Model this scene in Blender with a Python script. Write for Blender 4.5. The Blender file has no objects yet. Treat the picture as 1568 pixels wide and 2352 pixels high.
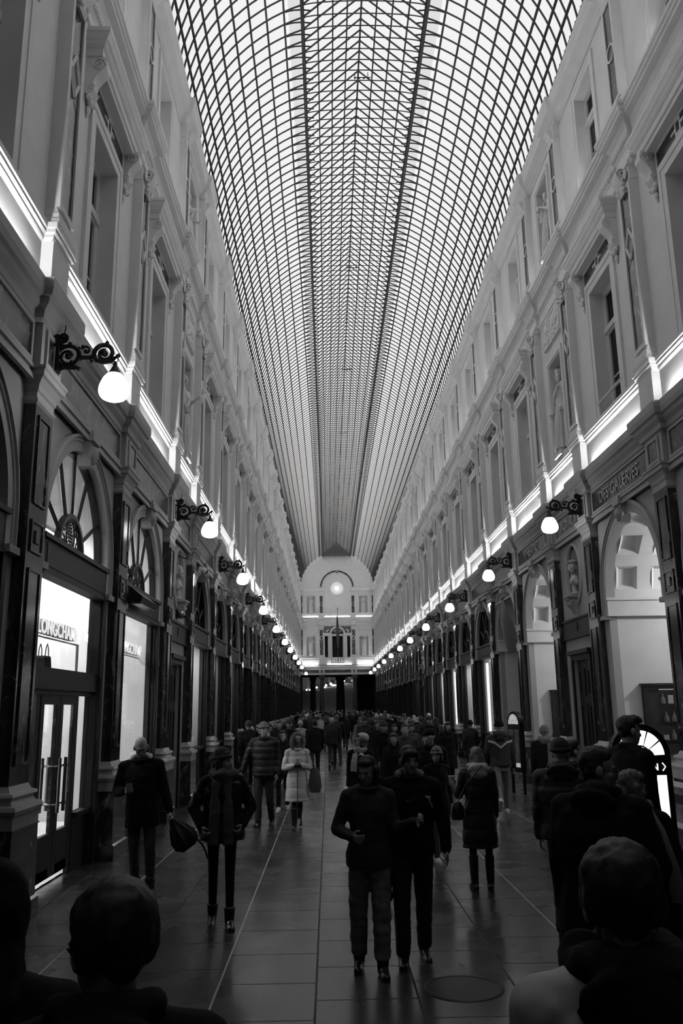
import bpy, bmesh, math, random
from math import sin, cos, pi, radians, sqrt, atan2
from mathutils import Vector, Matrix, noise

# ---------------------------------------------------------------- camera, sky, exposure
sc = bpy.context.scene
COL = sc.collection
CAM_POS = Vector((-1.122, 0.0, 2.10))
PITCH, YAW, ROLL, FPX = 0.229265, 0.018289, -0.014646, 1917.83
_f = Vector((sin(YAW) * cos(PITCH), cos(YAW) * cos(PITCH), sin(PITCH)))
_r = Vector((cos(YAW), -sin(YAW), 0)); _u = _r.cross(_f)
CR = _r * cos(ROLL) + _u * sin(ROLL); CU = -_r * sin(ROLL) + _u * cos(ROLL)
cd = bpy.data.cameras.new('camera'); cam = bpy.data.objects.new('camera', cd); COL.objects.link(cam)
cd.sensor_fit = 'VERTICAL'; cd.sensor_height = 36; cd.lens = FPX / 2352 * 36; cd.clip_end = 600; cd.clip_start = .05
cam.matrix_world = Matrix(((CR.x, CU.x, -_f.x, CAM_POS.x), (CR.y, CU.y, -_f.y, CAM_POS.y), (CR.z, CU.z, -_f.z, CAM_POS.z), (0, 0, 0, 1)))
sc.camera = cam
def px_at(x, y, Y):                        # the point at depth Y that the photograph shows at pixel x, y
    d = _f * FPX + CR * (x - 784) - CU * (y - 1176)
    return CAM_POS + d * (Y / d.y)

SKY, LED, LED_TOP, GLOBE, SHOPLIGHT, EXPOSURE = 0.94, 105.0, 60.0, 9.0, 9.0, 0.0
w = bpy.data.worlds.new('overcast_sky'); sc.world = w; w.use_nodes = True
bg = w.node_tree.nodes['Background']; bg.inputs[1].default_value = SKY
tc = w.node_tree.nodes.new('ShaderNodeTexCoord'); sp = w.node_tree.nodes.new('ShaderNodeSeparateXYZ')
rp = w.node_tree.nodes.new('ShaderNodeValToRGB')
rp.color_ramp.elements[0].color = (.55, .55, .55, 1); rp.color_ramp.elements[0].position = .0
rp.color_ramp.elements[1].color = (1, 1, 1, 1); rp.color_ramp.elements[1].position = .25
w.node_tree.links.new(tc.outputs['Generated'], sp.inputs[0]); w.node_tree.links.new(sp.outputs[2], rp.inputs[0]); w.node_tree.links.new(rp.outputs[0], bg.inputs[0])
vs = sc.view_settings; vs.view_transform = 'Standard'; vs.look = 'None'; vs.exposure = EXPOSURE; vs.gamma = 1; vs.use_curve_mapping = False
cy = sc.cycles
cy.max_bounces = 6; cy.diffuse_bounces = 3; cy.glossy_bounces = 3; cy.transparent_max_bounces = 8; cy.transmission_bounces = 2
cy.use_denoising = True; cy.denoiser = 'OPENIMAGEDENOISE'; cy.sample_clamp_indirect = 6; cy.caustics_reflective = False; cy.caustics_refractive = False
cy.use_adaptive_sampling = True; cy.adaptive_threshold = .012

# ---------------------------------------------------------------- measures of the gallery
W = 4.43                                   # wall plane, either side of the axis
BAY, NB, Y0 = 4.032, 2.901, 17.233
def PY(k):                                 # pier k along the gallery; every eighth bay is a narrow niche bay
    y = Y0
    if k >= 0:
        for i in range(k): y += NB if i % 8 == 0 else BAY
    else:
        y += k * BAY
    return y
KMIN, KMAX = -4, 20                        # first and last bay
DEND = 98.9                                # end wall
RC, RR = 15.74, 4.35                       # vault springing height and radius
BEHIND = -16.0

# ---------------------------------------------------------------- materials
def nmat(name):
    m = bpy.data.materials.new(name); m.use_nodes = True
    return m, m.node_tree.nodes, m.node_tree.links, m.node_tree.nodes['Principled BSDF']
def g3(v): return (v, v, v, 1)
def mat(name, v, rough=.6, metal=0, var=0, scale=6, bump=0, bscale=40, spec=.5, coat=0):
    m, N, L, b = nmat(name)
    b.inputs['Base Color'].default_value = g3(v); b.inputs['Roughness'].default_value = rough
    b.inputs['Metallic'].default_value = metal; b.inputs['Specular IOR Level'].default_value = spec; b.inputs['Coat Weight'].default_value = coat
    if var or bump:
        t = N.new('ShaderNodeTexCoord')
    if var:
        n = N.new('ShaderNodeTexNoise'); n.inputs['Scale'].default_value = scale; n.inputs['Detail'].default_value = 5
        r = N.new('ShaderNodeValToRGB'); r.color_ramp.elements[0].position = .3; r.color_ramp.elements[1].position = .7
        r.color_ramp.elements[0].color = g3(max(0, v * (1 - var))); r.color_ramp.elements[1].color = g3(min(1, v * (1 + var)))
        L.new(t.outputs['Object'], n.inputs[0]); L.new(n.outputs[0], r.inputs[0]); L.new(r.outputs[0], b.inputs['Base Color'])
    if bump:
        n2 = N.new('ShaderNodeTexNoise'); n2.inputs['Scale'].default_value = bscale; bp = N.new('ShaderNodeBump'); bp.inputs['Strength'].default_value = bump
        bp.inputs['Distance'].default_value = .02
        L.new(t.outputs['Object'], n2.inputs[0]); L.new(n2.outputs[0], bp.inputs['Height']); L.new(bp.outputs[0], b.inputs['Normal'])
    return m
def marble(name, lo, hi, rough=.18, scale=3.0, bal=.55):
    m, N, L, b = nmat(name)
    t = N.new('ShaderNodeTexCoord'); mp = N.new('ShaderNodeMapping'); mp.inputs['Scale'].default_value = (1, 1, .45)
    n = N.new('ShaderNodeTexNoise'); n.inputs['Scale'].default_value = scale; n.inputs['Detail'].default_value = 9; n.inputs['Roughness'].default_value = .65; n.inputs['Distortion'].default_value = 1.6
    r = N.new('ShaderNodeValToRGB'); e = r.color_ramp.elements
    e[0].position = bal - .13; e[0].color = g3(lo); e[1].position = bal + .17; e[1].color = g3(hi)
    x = e.new(bal + .02); x.color = g3(lo * 1.8); x = e.new(bal + .08); x.color = g3(lo + (hi - lo) * .55)
    L.new(t.outputs['Object'], mp.inputs[0]); L.new(mp.outputs[0], n.inputs[0]); L.new(n.outputs[0], r.inputs[0]); L.new(r.outputs[0], b.inputs['Base Color'])
    b.inputs['Roughness'].default_value = rough
    return m
def emit(name, strength, v=1.0):
    m, N, L, b = nmat(name)
    b.inputs['Base Color'].default_value = g3(.8); b.inputs['Emission Color'].default_value = g3(v); b.inputs['Emission Strength'].default_value = strength
    return m
def glass(name, gloss=.12, tint=.95, rough=.03):
    m, N, L, b = nmat(name); out = N['Material Output']; N.remove(b)
    tr = N.new('ShaderNodeBsdfTransparent'); tr.inputs[0].default_value = g3(tint)
    gl = N.new('ShaderNodeBsdfGlossy'); gl.inputs['Roughness'].default_value = rough
    lw = N.new('ShaderNodeLayerWeight'); pw = N.new('ShaderNodeMath'); pw.operation = 'POWER'; pw.inputs[1].default_value = 4
    ma = N.new('ShaderNodeMath'); ma.operation = 'MULTIPLY_ADD'; ma.inputs[1].default_value = gloss * 4; ma.inputs[2].default_value = gloss * .25; mx = N.new('ShaderNodeMixShader')
    L.new(lw.outputs['Facing'], pw.inputs[0]); L.new(pw.outputs[0], ma.inputs[0]); L.new(ma.outputs[0], mx.inputs[0]); L.new(tr.outputs[0], mx.inputs[1]); L.new(gl.outputs[0], mx.inputs[2]); L.new(mx.outputs[0], out.inputs[0])
    return m
M = dict(
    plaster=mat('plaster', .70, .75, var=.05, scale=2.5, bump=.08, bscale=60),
    lower=mat('lower_plaster_dimmed', .36, .7, var=.06, scale=2.5, bump=.06),  # same plaster darkened, painting in the lower storey's dimmer light
    white=mat('white_paint', .78, .5),
    stone=mat('pale_stone', .34, .35, var=.12, scale=5),
    statue=mat('statue_stone', .62, .6, var=.12, scale=7),
    bust=mat('bust_stone', .38, .5, var=.2, scale=9),
    marble=marble('dark_marble', .018, .30, .15, 3.2, .57),
    marble2=marble('grey_marble', .05, .30, .2, 4.0, .52),
    marble4=marble('pier_panel_marble', .015, .26, .16, 4.5, .52),
    marble3=marble('frieze_marble', .022, .17, .25, 5.5, .50),
    ink=mat('black_inlay_and_shade', .025, .25),
    wood=mat('dark_wood', .016, .5, var=.25, scale=8, spec=.25),
    iron=mat('black_iron', .006, .45, spec=.3),
    roofiron=mat('roof_iron', .07, .6, spec=.2),
    frost=glass('frosted_strip', .05, .80, .4),
    glass=glass('window_glass', .12, .93),
    roofglass=glass('roof_glass', .04, .97),
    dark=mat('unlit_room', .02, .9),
    sash=mat('sash_paint', .62, .4),
    steel=mat('brushed_steel', .35, .25, 1),
    room=mat('shop_white', .86, .6), roomg=mat('shop_grey', .55, .6),
    gold=mat('gilt_lettering', .45, .35, .6),
    led=emit('led_strip', LED), ledtop=emit('led_strip_top', LED_TOP), ledend=emit('led_strip_end', 18), globe=emit('opal_globe', GLOBE), bulb=emit('bulb_glow', 14), shop=emit('shop_light', SHOPLIGHT * 9), cove=emit('cove_light', 16),
    panel=emit('light_panel', 1.15), sign=emit('lit_sign', .95), signdim=emit('dim_sign', .28), pic=mat('poster', .16, .4, var=.6, scale=9), oculus=emit('oculus_light', .22),
    tube=emit('light_tube', 2.2),
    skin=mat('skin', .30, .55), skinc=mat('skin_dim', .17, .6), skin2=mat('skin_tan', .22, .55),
    hair=mat('dark_hair', .008, .6, var=.5, scale=40), hairg=mat('brown_hair', .09, .6, var=.6, scale=45), hairw=mat('grey_hair', .38, .7, var=.3, scale=30),
    black=mat('black_wool', .007, .95, spec=.2), black2=mat('black_nylon', .009, .6, spec=.3), navy=mat('dark_cloth', .016, .85), grey=mat('grey_cloth', .06, .85), mid=mat('mid_grey_cloth', .14, .9),
    khaki=mat('pale_trousers', .13, .9, var=.1), cream=mat('cream_puffer', .50, .6), lightc=mat('light_cloth', .42, .85), denim=mat('dark_denim', .014, .9, var=.3, scale=30),
    fur=mat('fur_trim', .22, .95, var=.5, scale=60, bump=.6, bscale=90), leather=mat('black_leather', .008, .3), shoew=mat('white_shoe', .55, .5), phone=mat('phone_black', .01, .6, spec=.2),
)

def floor_mat():
    m, N, L, b = nmat('wet_stone_slabs')
    t = N.new('ShaderNodeTexCoord'); sx = N.new('ShaderNodeSeparateXYZ'); cx = N.new('ShaderNodeCombineXYZ')
    L.new(t.outputs['Object'], sx.inputs[0]); sh = N.new('ShaderNodeMath'); sh.inputs[1].default_value = -.28; L.new(sx.outputs[0], sh.inputs[0]); L.new(sx.outputs[1], cx.inputs[0]); L.new(sh.outputs[0], cx.inputs[1])
    br = N.new('ShaderNodeTexBrick'); br.offset = .5; br.inputs['Scale'].default_value = 1
    br.inputs['Brick Width'].default_value = .80; br.inputs['Row Height'].default_value = .76; br.inputs['Mortar Size'].default_value = .010; br.inputs['Mortar Smooth'].default_value = .3
    br.inputs['Color1'].default_value = g3(.032); br.inputs['Color2'].default_value = g3(.058); br.inputs['Mortar'].default_value = g3(.012); br.inputs['Bias'].default_value = -.2
    n = N.new('ShaderNodeTexNoise'); n.inputs['Scale'].default_value = 1.7; n.inputs['Detail'].default_value = 8
    r = N.new('ShaderNodeMapRange'); r.inputs[1].default_value = .15; r.inputs[2].default_value = .85; r.inputs[3].default_value = .72; r.inputs[4].default_value = 1.1
    mu = N.new('ShaderNodeMix'); mu.data_type = 'RGBA'; mu.blend_type = 'MULTIPLY'; mu.inputs[0].default_value = 1
    L.new(cx.outputs[0], br.inputs[0]); L.new(t.outputs['Object'], n.inputs[0]); L.new(n.outputs[0], r.inputs[0])
    L.new(br.outputs[0], mu.inputs[6]); L.new(r.outputs[0], mu.inputs[7]); L.new(mu.outputs[2], b.inputs['Base Color'])
    r2 = N.new('ShaderNodeMapRange'); r2.inputs[1].default_value = .1; r2.inputs[2].default_value = .9; r2.inputs[3].default_value = .17; r2.inputs[4].default_value = .36
    mr = N.new('ShaderNodeMix'); mr.inputs[3].default_value = .75; L.new(br.outputs[1], mr.inputs[0]); L.new(r2.outputs[0], mr.inputs[2])
    L.new(n.outputs[0], r2.inputs[0]); L.new(mr.outputs[0], b.inputs['Roughness'])
    n2 = N.new('ShaderNodeTexNoise'); n2.inputs['Scale'].default_value = 22; n2.inputs['Detail'].default_value = 4
    bp = N.new('ShaderNodeBump'); bp.inputs['Strength'].default_value = .10; bp.inputs['Distance'].default_value = .02
    ad = N.new('ShaderNodeMath'); ad.operation = 'SUBTRACT'; L.new(n2.outputs[0], ad.inputs[0]); L.new(br.outputs[1], ad.inputs[1])
    L.new(ad.outputs[0], bp.inputs['Height']); L.new(bp.outputs[0], b.inputs['Normal'])
    return m
M['floor'] = floor_mat()

# ---------------------------------------------------------------- mesh helpers
class G:
    def __init__(s): s.v = []; s.f = []; s.sm = []
    def add(s, vs, fs, smooth=False):
        o = len(s.v); s.v += [tuple(p) for p in vs]
        for q in fs: s.f.append([o + i for i in q]); s.sm.append(smooth)
        return s
    def merge(s, g, M4=None):
        o = len(s.v); s.v += [tuple(M4 @ Vector(p)) for p in g.v] if M4 else g.v
        s.f += [[o + i for i in q] for q in g.f]; s.sm += g.sm; return s
    def box(s, x0, x1, y0, y1, z0, z1):
        return s.add([(x, y, z) for x in (x0, x1) for y in (y0, y1) for z in (z0, z1)], [(0, 1, 3, 2), (4, 6, 7, 5), (0, 4, 5, 1), (2, 3, 7, 6), (0, 2, 6, 4), (1, 5, 7, 3)])
    def ext(s, poly, y0, y1):              # closed (x, z) profile drawn along y
        n = len(poly)
        return s.add([(x, y0, z) for x, z in poly] + [(x, y1, z) for x, z in poly], [(i, (i + 1) % n, n + (i + 1) % n, n + i) for i in range(n)] + [tuple(range(n)), tuple(range(2 * n - 1, n - 1, -1))])
    def extx(s, poly, x0, x1):             # closed (y, z) outline given depth along x
        n = len(poly)
        return s.add([(x0, y, z) for y, z in poly] + [(x1, y, z) for y, z in poly], [(i, (i + 1) % n, n + (i + 1) % n, n + i) for i in range(n)] + [tuple(range(n)), tuple(range(2 * n - 1, n - 1, -1))])
    def extz(s, poly, z0, z1):
        n = len(poly)
        return s.add([(x, y, z0) for x, y in poly] + [(x, y, z1) for x, y in poly], [(i, (i + 1) % n, n + (i + 1) % n, n + i) for i in range(n)] + [tuple(range(n)), tuple(range(2 * n - 1, n - 1, -1))])
    def stack(s, prof, hy, base=0.0, hx=None):   # mitred rectangular mouldings: prof (projection, z); front at x = base + p, sides at +-(hy + p)
        vs = []
        for p, z in prof: vs += [(0 if hx is None else -(hx + p), -(hy + p), z), (base + p if hx is None else hx + p, -(hy + p), z), (base + p if hx is None else hx + p, hy + p, z), (0 if hx is None else -(hx + p), hy + p, z)]
        fs = []
        for i in range(len(prof) - 1):
            a, b = 4 * i, 4 * i + 4
            fs += [(a + j, a + (j + 1) % 4, b + (j + 1) % 4, b + j) for j in range(4)]
        fs += [(3, 2, 1, 0), tuple(range(len(vs) - 4, len(vs)))]
        return s.add(vs, fs)
    def ring(s, prof, cy, cz, a0, a1, n=24, closed=False):   # profile (radius, x) swept about the x axis through (cy, cz)
        m = len(prof); vs = []
        for i in range(n + 1):
            a = a0 + (a1 - a0) * i / n
            vs += [(x, cy + r * cos(a), cz + r * sin(a)) for r, x in prof]
        fs = [(i * m + j, i * m + (j + 1) % m, (i + 1) * m + (j + 1) % m, (i + 1) * m + j) for i in range(n) for j in range(m)]
        if not closed: fs += [tuple(range(m)), tuple(range(n * m + m - 1, n * m - 1, -1))]
        return s.add(vs, fs)
    def lathe(s, prof, c=(0, 0, 0), n=20, smooth=True):
        m = len(prof); vs = []
        for i in range(n):
            a = 2 * pi * i / n; vs += [(c[0] + r * cos(a), c[1] + r * sin(a), c[2] + z) for r, z in prof]
        fs = [(i * m + j, ((i + 1) % n) * m + j, ((i + 1) % n) * m + j + 1, i * m + j + 1) for i in range(n) for j in range(m - 1)]
        fs += [tuple(i * m for i in range(n))[::-1], tuple(i * m + m - 1 for i in range(n))]
        return s.add(vs, fs, smooth)
    def tube(s, pts, r, n=8, closed=False, flat=None):
        pts = [Vector(p) for p in pts]; k = len(pts); vs = []
        up = None
        for i, p in enumerate(pts):
            d = (pts[min(i + 1, k - 1)] - pts[max(i - 1, 0)]) if not closed else (pts[(i + 1) % k] - pts[i - 1])
            d = d.normalized() if d.length > 1e-9 else Vector((0, 0, 1))
            if up is None: up = Vector((0, 0, 1)) if abs(d.z) < .9 else Vector((1, 0, 0))
            if flat is not None: up = Vector(flat)
            a = d.cross(up)
            a = a.normalized() if a.length > 1e-6 else d.orthogonal().normalized()
            b = d.cross(a).normalized()
            if flat is None: up = -b if b.dot(up) < 0 else b
            rr = r[i] if isinstance(r, (list, tuple)) else r
            ra, rb = rr if isinstance(rr, tuple) else (rr, rr)
            vs += [p + a * ra * cos(2 * pi * j / n) + b * rb * sin(2 * pi * j / n) for j in range(n)]
        q = k if closed else k - 1
        fs = [(i * n + j, i * n + (j + 1) % n, ((i + 1) % k) * n + (j + 1) % n, ((i + 1) % k) * n + j) for i in range(q) for j in range(n)]
        if not closed: fs += [tuple(range(n)), tuple(range(k * n - 1, k * n - n - 1, -1))]
        return s.add(vs, fs, n > 4)
    def ball(s, c, r, nu=14, nv=9, rot=None):
        rx, ry, rz = (r, r, r) if not isinstance(r, (tuple, list)) else r
        R = rot.to_3x3() if rot else None; vs = []
        for i in range(1, nv):
            t = pi * i / nv
            for j in range(nu):
                q = Vector((rx * sin(t) * cos(2 * pi * j / nu), ry * sin(t) * sin(2 * pi * j / nu), rz * cos(t)))
                vs.append(Vector(c) + (R @ q if R else q))
        for zz in (1, -1):
            q = Vector((0, 0, rz * zz)); vs.append(Vector(c) + (R @ q if R else q))
        fs = [(i * nu + j, (i + 1) * nu + j, (i + 1) * nu + (j + 1) % nu, i * nu + (j + 1) % nu) for i in range(nv - 2) for j in range(nu)]
        T, B = len(vs) - 2, len(vs) - 1
        fs += [(T, j, (j + 1) % nu) for j in range(nu)] + [(B, (nv - 2) * nu + (j + 1) % nu, (nv - 2) * nu + j) for j in range(nu)]
        return s.add(vs, fs, True)
    def cap(s, a, b, ra, rb, n=10):        # capsule with its own radius at each end
        a, b = Vector(a), Vector(b); d = (b - a).normalized() if (b - a).length > 1e-6 else Vector((0, 0, 1))
        pts = [a - d * ra * .95, a - d * ra * .7, a, b, b + d * rb * .7, b + d * rb * .95]
        return s.tube(pts, [ra * .3, ra * .72, ra, rb, rb * .72, rb * .3], n)
    def rings(s, rr, n=18):                # loft of ellipses (cx, cy, z, rx, ry)
        vs = []
        for cx, cy_, z, rx, ry in rr: vs += [(cx + rx * cos(2 * pi * j / n), cy_ + ry * sin(2 * pi * j / n), z) for j in range(n)]
        k = len(rr)
        fs = [(i * n + j, i * n + (j + 1) % n, (i + 1) * n + (j + 1) % n, (i + 1) * n + j) for i in range(k - 1) for j in range(n)]
        return s.add(vs, fs + [tuple(range(n))[::-1], tuple(range((k - 1) * n, k * n))], True)
    def mesh(s, name, angle=35):
        me = bpy.data.meshes.new(name); me.from_pydata(s.v, [], s.f)
        b = bmesh.new(); b.from_mesh(me); bmesh.ops.recalc_face_normals(b, faces=b.faces); b.to_mesh(me); b.free()
        me.polygons.foreach_set('use_smooth', s.sm)
        if any(s.sm): me.set_sharp_from_angle(angle=radians(angle))
        return me
    def obj(s, name, m, parent=None, loc=None, rz=0):
        return link(name, s.mesh(name), m, parent, loc, rz)
def link(name, me, m, parent=None, loc=None, rz=0):
    o = bpy.data.objects.new(name, me); COL.objects.link(o)
    if not me.materials: me.materials.append(M[m] if isinstance(m, str) else m)
    if parent: o.parent = parent
    if loc is not None: o.location = loc
    o.rotation_euler.z = rz
    return o
def tag(o, label=None, cat=None, group=None, kind=None):
    if label: o['label'] = label
    if cat: o['category'] = cat
    if group: o['group'] = group
    if kind: o['kind'] = kind
    return o
def empty(name, loc=(0, 0, 0), rz=0, **k):
    o = bpy.data.objects.new(name, None); COL.objects.link(o); o.location = loc; o.rotation_euler.z = rz; o.empty_display_size = .2
    return tag(o, **k)
def dup(o, parent=None, loc=None, rz=None, **k):      # a thing with copies of its parts and sub-parts
    c = o.copy(); COL.objects.link(c)
    if parent: c.parent = parent
    if loc is not None: c.location = loc
    if rz is not None: c.rotation_euler.z = rz
    for ch in list(o.children): dup(ch, c)
    return tag(c, **k)
ORD = ['first', 'second', 'third', 'fourth', 'fifth', 'sixth', 'seventh', 'eighth', 'ninth', 'tenth', 'eleventh', 'twelfth', 'thirteenth', 'fourteenth', 'fifteenth', 'sixteenth', 'seventeenth', 'eighteenth', 'nineteenth', 'twentieth', 'twenty-first', 'twenty-second', 'twenty-third', 'twenty-fourth', 'twenty-fifth', 'twenty-sixth', 'twenty-seventh', 'twenty-eighth', 'twenty-ninth', 'thirtieth']
SIDES = ((-1, 'left', 0.0), (1, 'right', pi))
trim_n = [0]
def trim_name(): trim_n[0] += 1; return 'trim_%d' % trim_n[0]
def rect_holes(g, y0, y1, z0, z1, holes, x=0.0, depth=.3):   # wall face at x with rectangular holes and their reveals
    ys = sorted({y0, y1, *[h[0] for h in holes], *[h[1] for h in holes]}); zs = sorted({z0, z1, *[h[2] for h in holes], *[h[3] for h in holes]})
    for a, b in zip(ys, ys[1:]):
        for c, d in zip(zs, zs[1:]):
            if not any(h[0] <= a and b <= h[1] and h[2] <= c and d <= h[3] for h in holes):
                g.add([(x, a, c), (x, b, c), (x, b, d), (x, a, d)], [(0, 1, 2, 3)])
    for h in holes:
        a, b, c, d = h
        for q in (((a, c), (a, d)), ((b, c), (b, d)), ((a, d), (b, d)), ((a, c), (b, c))):
            (p, r), (s_, t) = q
            g.add([(x, p, r), (x, s_, t), (x - depth, s_, t), (x - depth, p, r)], [(0, 1, 2, 3)])

# ---------------------------------------------------------------- floor and shell beyond the walls
fo = G().box(-W - 4, W + 4, BEHIND, 215, -.3, 0).obj('floor', 'floor'); tag(fo, 'wet dark stone slab paving of the arcade', 'floor', kind='structure')
for x in (-3.52, -2.0, 1.04, 2.56): G().box(x - .008, x + .008, BEHIND, DEND, -.02, .0015).obj('joint_strip', 'stone', fo)
YS, YE = PY(KMIN), PY(KMAX + 1)
for s, sd, rz in SIDES:
    g = G().box(s * (W + 3.4), s * (W + 3.6), BEHIND, DEND + 8, 0, 17).box(s * (W + .32), s * (W + 3.5), BEHIND, DEND, 5.75, 6.0).box(s * (W + .32), s * (W + 3.5), BEHIND, DEND, 11.5, 11.7).box(s * (W + .06), s * (W + 3.5), BEHIND, DEND, 15.9, 16.1)
    g.box(s * W, s * (W + .3), BEHIND, YS, 0, 16)
    tag(g.obj('wall_%s_shell' % sd, 'dark'), 'unlit building behind the %s arcade wall' % sd, 'wall', kind='structure')
tag(G().box(-8, 8, BEHIND - .3, BEHIND, 0, 21).obj('wall_back_blocker', 'plaster'), 'unseen wall added behind the viewer to keep sky light out', 'wall', kind='structure')  # added out of view so sky light cannot enter the open end

# ---------------------------------------------------------------- glass vault
roof = empty('ceiling', (0, 0, RC), kind='structure', label='long iron and glass barrel vault over the gallery', cat='ceiling')
TA = radians(68.1); TX, TZ = RR * cos(TA), RR * sin(TA); RIDGE = 21.28 - RC
def arcpts(r, a0, a1, n): return [(r * cos(a0 + (a1 - a0) * i / n), 0, r * sin(a0 + (a1 - a0) * i / n)) for i in range(n + 1)]
def bar(g, pts, w, h):                     # flat iron bar: w along y, h in the plane of the rib
    pts = [Vector(p) for p in pts]; k = len(pts); vs = []
    for i, p in enumerate(pts):
        d = (pts[min(i + 1, k - 1)] - pts[max(i - 1, 0)]).normalized(); nrm = Vector((-d.z, 0, d.x))
        vs += [p + nrm * h / 2 + Vector((0, w / 2, 0)), p + nrm * h / 2 - Vector((0, w / 2, 0)), p - nrm * h / 2 - Vector((0, w / 2, 0)), p - nrm * h / 2 + Vector((0, w / 2, 0))]
    g.add(vs, [(4 * i + j, 4 * i + (j + 1) % 4, 4 * i + 4 + (j + 1) % 4, 4 * i + 4 + j) for i in range(k - 1) for j in range(4)] + [(0, 1, 2, 3), (4 * k - 4, 4 * k - 3, 4 * k - 2, 4 * k - 1)])
def rib():
    g = G()
    for s in (1, -1):
        f = lambda P: [(s * x, y, z) for x, y, z in P]
        bar(g, f(arcpts(RR, 0, TA, 18)), .022, .040)
        bar(g, f(arcpts(RR - .03, 0, radians(6), 4)), .04, .10)
        bar(g, f([(TX, 0, TZ), (0, 0, RIDGE)]), .024, .044)
        q = arcpts(RR, radians(61.5), TA, 5)                       # scrolled gusset under the lantern beam
        bar(g, f([(x - .02 - .22 * (i / 5) ** 2, 0, z - .02 - .16 * (i / 5) ** 2) for i, (x, _, z) in enumerate(q)]), .02, .035)
        for a in range(1, 10):                                     # cast joints at the purlins
            t = TA * a / 10; g.box(s * RR * cos(t) - .026, s * RR * cos(t) + .026, -.02, .02, RR * sin(t) - .026, RR * sin(t) + .02)
    bar(g, [(TX * cos(pi * i / 16) , 0, TZ - .04 + .17 * sin(pi * i / 16)) for i in range(17)], .018, .026)
    return g
RP = BAY / 10
nrib0, nrib1 = int((YS - Y0) / RP), int((DEND - .3 - Y0) / RP)
rm = rib().mesh('rib')
def nearest(i): return i
ribs = [i for i in range(nrib0, nrib1)]
for n_, i in enumerate(r_ for r_ in ribs if Y0 + r_ * RP > 10.0):
    if n_ >= 100: break
    link('roof_rib', rm, 'roofiron', roof, (0, Y0 + i * RP, 0)); last = i
gr = G(); base = rib()
for i in ribs:
    if Y0 + i * RP <= 10.0 or i > last: gr.merge(base, Matrix.Translation((0, Y0 + i * RP, 0)))
tag(gr.obj('roof_rib_far', 'roofiron', roof), 'iron ribs repeating to the end of the vault', kind='stuff')
Ya, Yb = YS, DEND - .02
for s in (1, -1):
    for a in range(0, 10):
        t = TA * a / 10; x, z = s * RR * cos(t), RR * sin(t)
        G().box(x - (.05 if a == 0 else .024), x + (.05 if a == 0 else .024), Ya, Yb, z - (.14 if a == 0 else .03), z + .03).obj('purlin', 'roofiron', roof)
    g = G(); x = s * TX
    g.box(x - .035, x + .035, Ya, Yb, TZ - .21, TZ - .15); g.box(x - .05, x + .05, Ya, Yb, TZ - .02, TZ + .06)
    y = Ya
    while y < Yb - RP:
        g.tube([(x, y, TZ - .17), (x, y + RP / 2, TZ)], .016, 4); g.tube([(x, y + RP / 2, TZ), (x, y + RP, TZ - .17)], .016, 4); y += RP
    g.obj('lantern_beam', 'roofiron', roof)
    for q in (.25, .5, .75):
        x, z = s * TX * (1 - q), TZ + (RIDGE - TZ) * q; G().box(x - .02, x + .02, Ya, Yb, z - .02, z + .04).obj('lantern_purlin', 'roofiron', roof)
    g = G(); P = arcpts(RR + .055, radians(1), radians(61.3), 16)
    for (x0, _, z0), (x1, _, z1) in zip(P, P[1:]): g.add([(s * x0, Ya, z0), (s * x1, Ya, z1), (s * x1, Yb, z1), (s * x0, Yb, z0)], [(0, 1, 2, 3)])
    g.add([(s * (TX + .05), Ya, TZ + .07), (0, Ya, RIDGE + .05), (0, Yb, RIDGE + .05), (s * (TX + .05), Yb, TZ + .07)], [(0, 1, 2, 3)])
    g.obj('roof_glazing', 'roofglass', roof)
    g = G(); P = arcpts(RR + .05, radians(63.2), TA, 3)
    for (x0, _, z0), (x1, _, z1) in zip(P, P[1:]): g.add([(s * x0, Ya, z0), (s * x1, Ya, z1), (s * x1, Yb, z1), (s * x0, Yb, z0)], [(0, 1, 2, 3)])
    g.obj('frosted_strip', 'frost', roof)
G().box(-.025, .025, Ya, Yb, RIDGE - .05, RIDGE + .05).obj('ridge_bar', 'roofiron', roof)
g = G()                                    # boarded gable that closes the lantern at the end wall
g.add([(TX + .1, DEND - .3, TZ - .1), (-TX - .1, DEND - .3, TZ - .1), (-TX - .1, DEND - .3, TZ + .1), (0, DEND - .3, RIDGE + .14), (TX + .1, DEND - .3, TZ + .1)], [(0, 1, 2, 3, 4)])
for i in range(7): g.box(-TX * (1 - i / 7.5), TX * (1 - i / 7.5), DEND - .34, DEND - .3, TZ + i * .2 - .08, TZ + i * .2 - .02)
g.obj('lantern_gable', 'mid', roof)
for y, n_ in ((20.6, 0), (31.3, 1), (42, 2), (52.7, 3)):             # small fittings hung under the ridge
    g = G(); g.tube([(-.18, y, TZ + .17), (-.18, y, TZ + .0)], .012, 6); g.tube([(.2, y, TZ + .17), (.2, y, TZ + .0)], .012, 6); g.tube([(-.2, y, TZ), (.28, y, TZ)], .014, 6)
    for x in (-.18, -.05, .08, .2): g.ball((x, y, TZ - .02), .03, 8, 6)
    g.obj('light_fitting', 'iron', roof)
# plain vault behind the viewer, outside any picture: roof slab only
tag(G().box(-W, W, BEHIND, YS - .05, 19.5, 19.7).obj('ceiling_behind', 'dark'), 'roof of the gallery stretch behind the viewer', 'ceiling', kind='structure')

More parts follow.
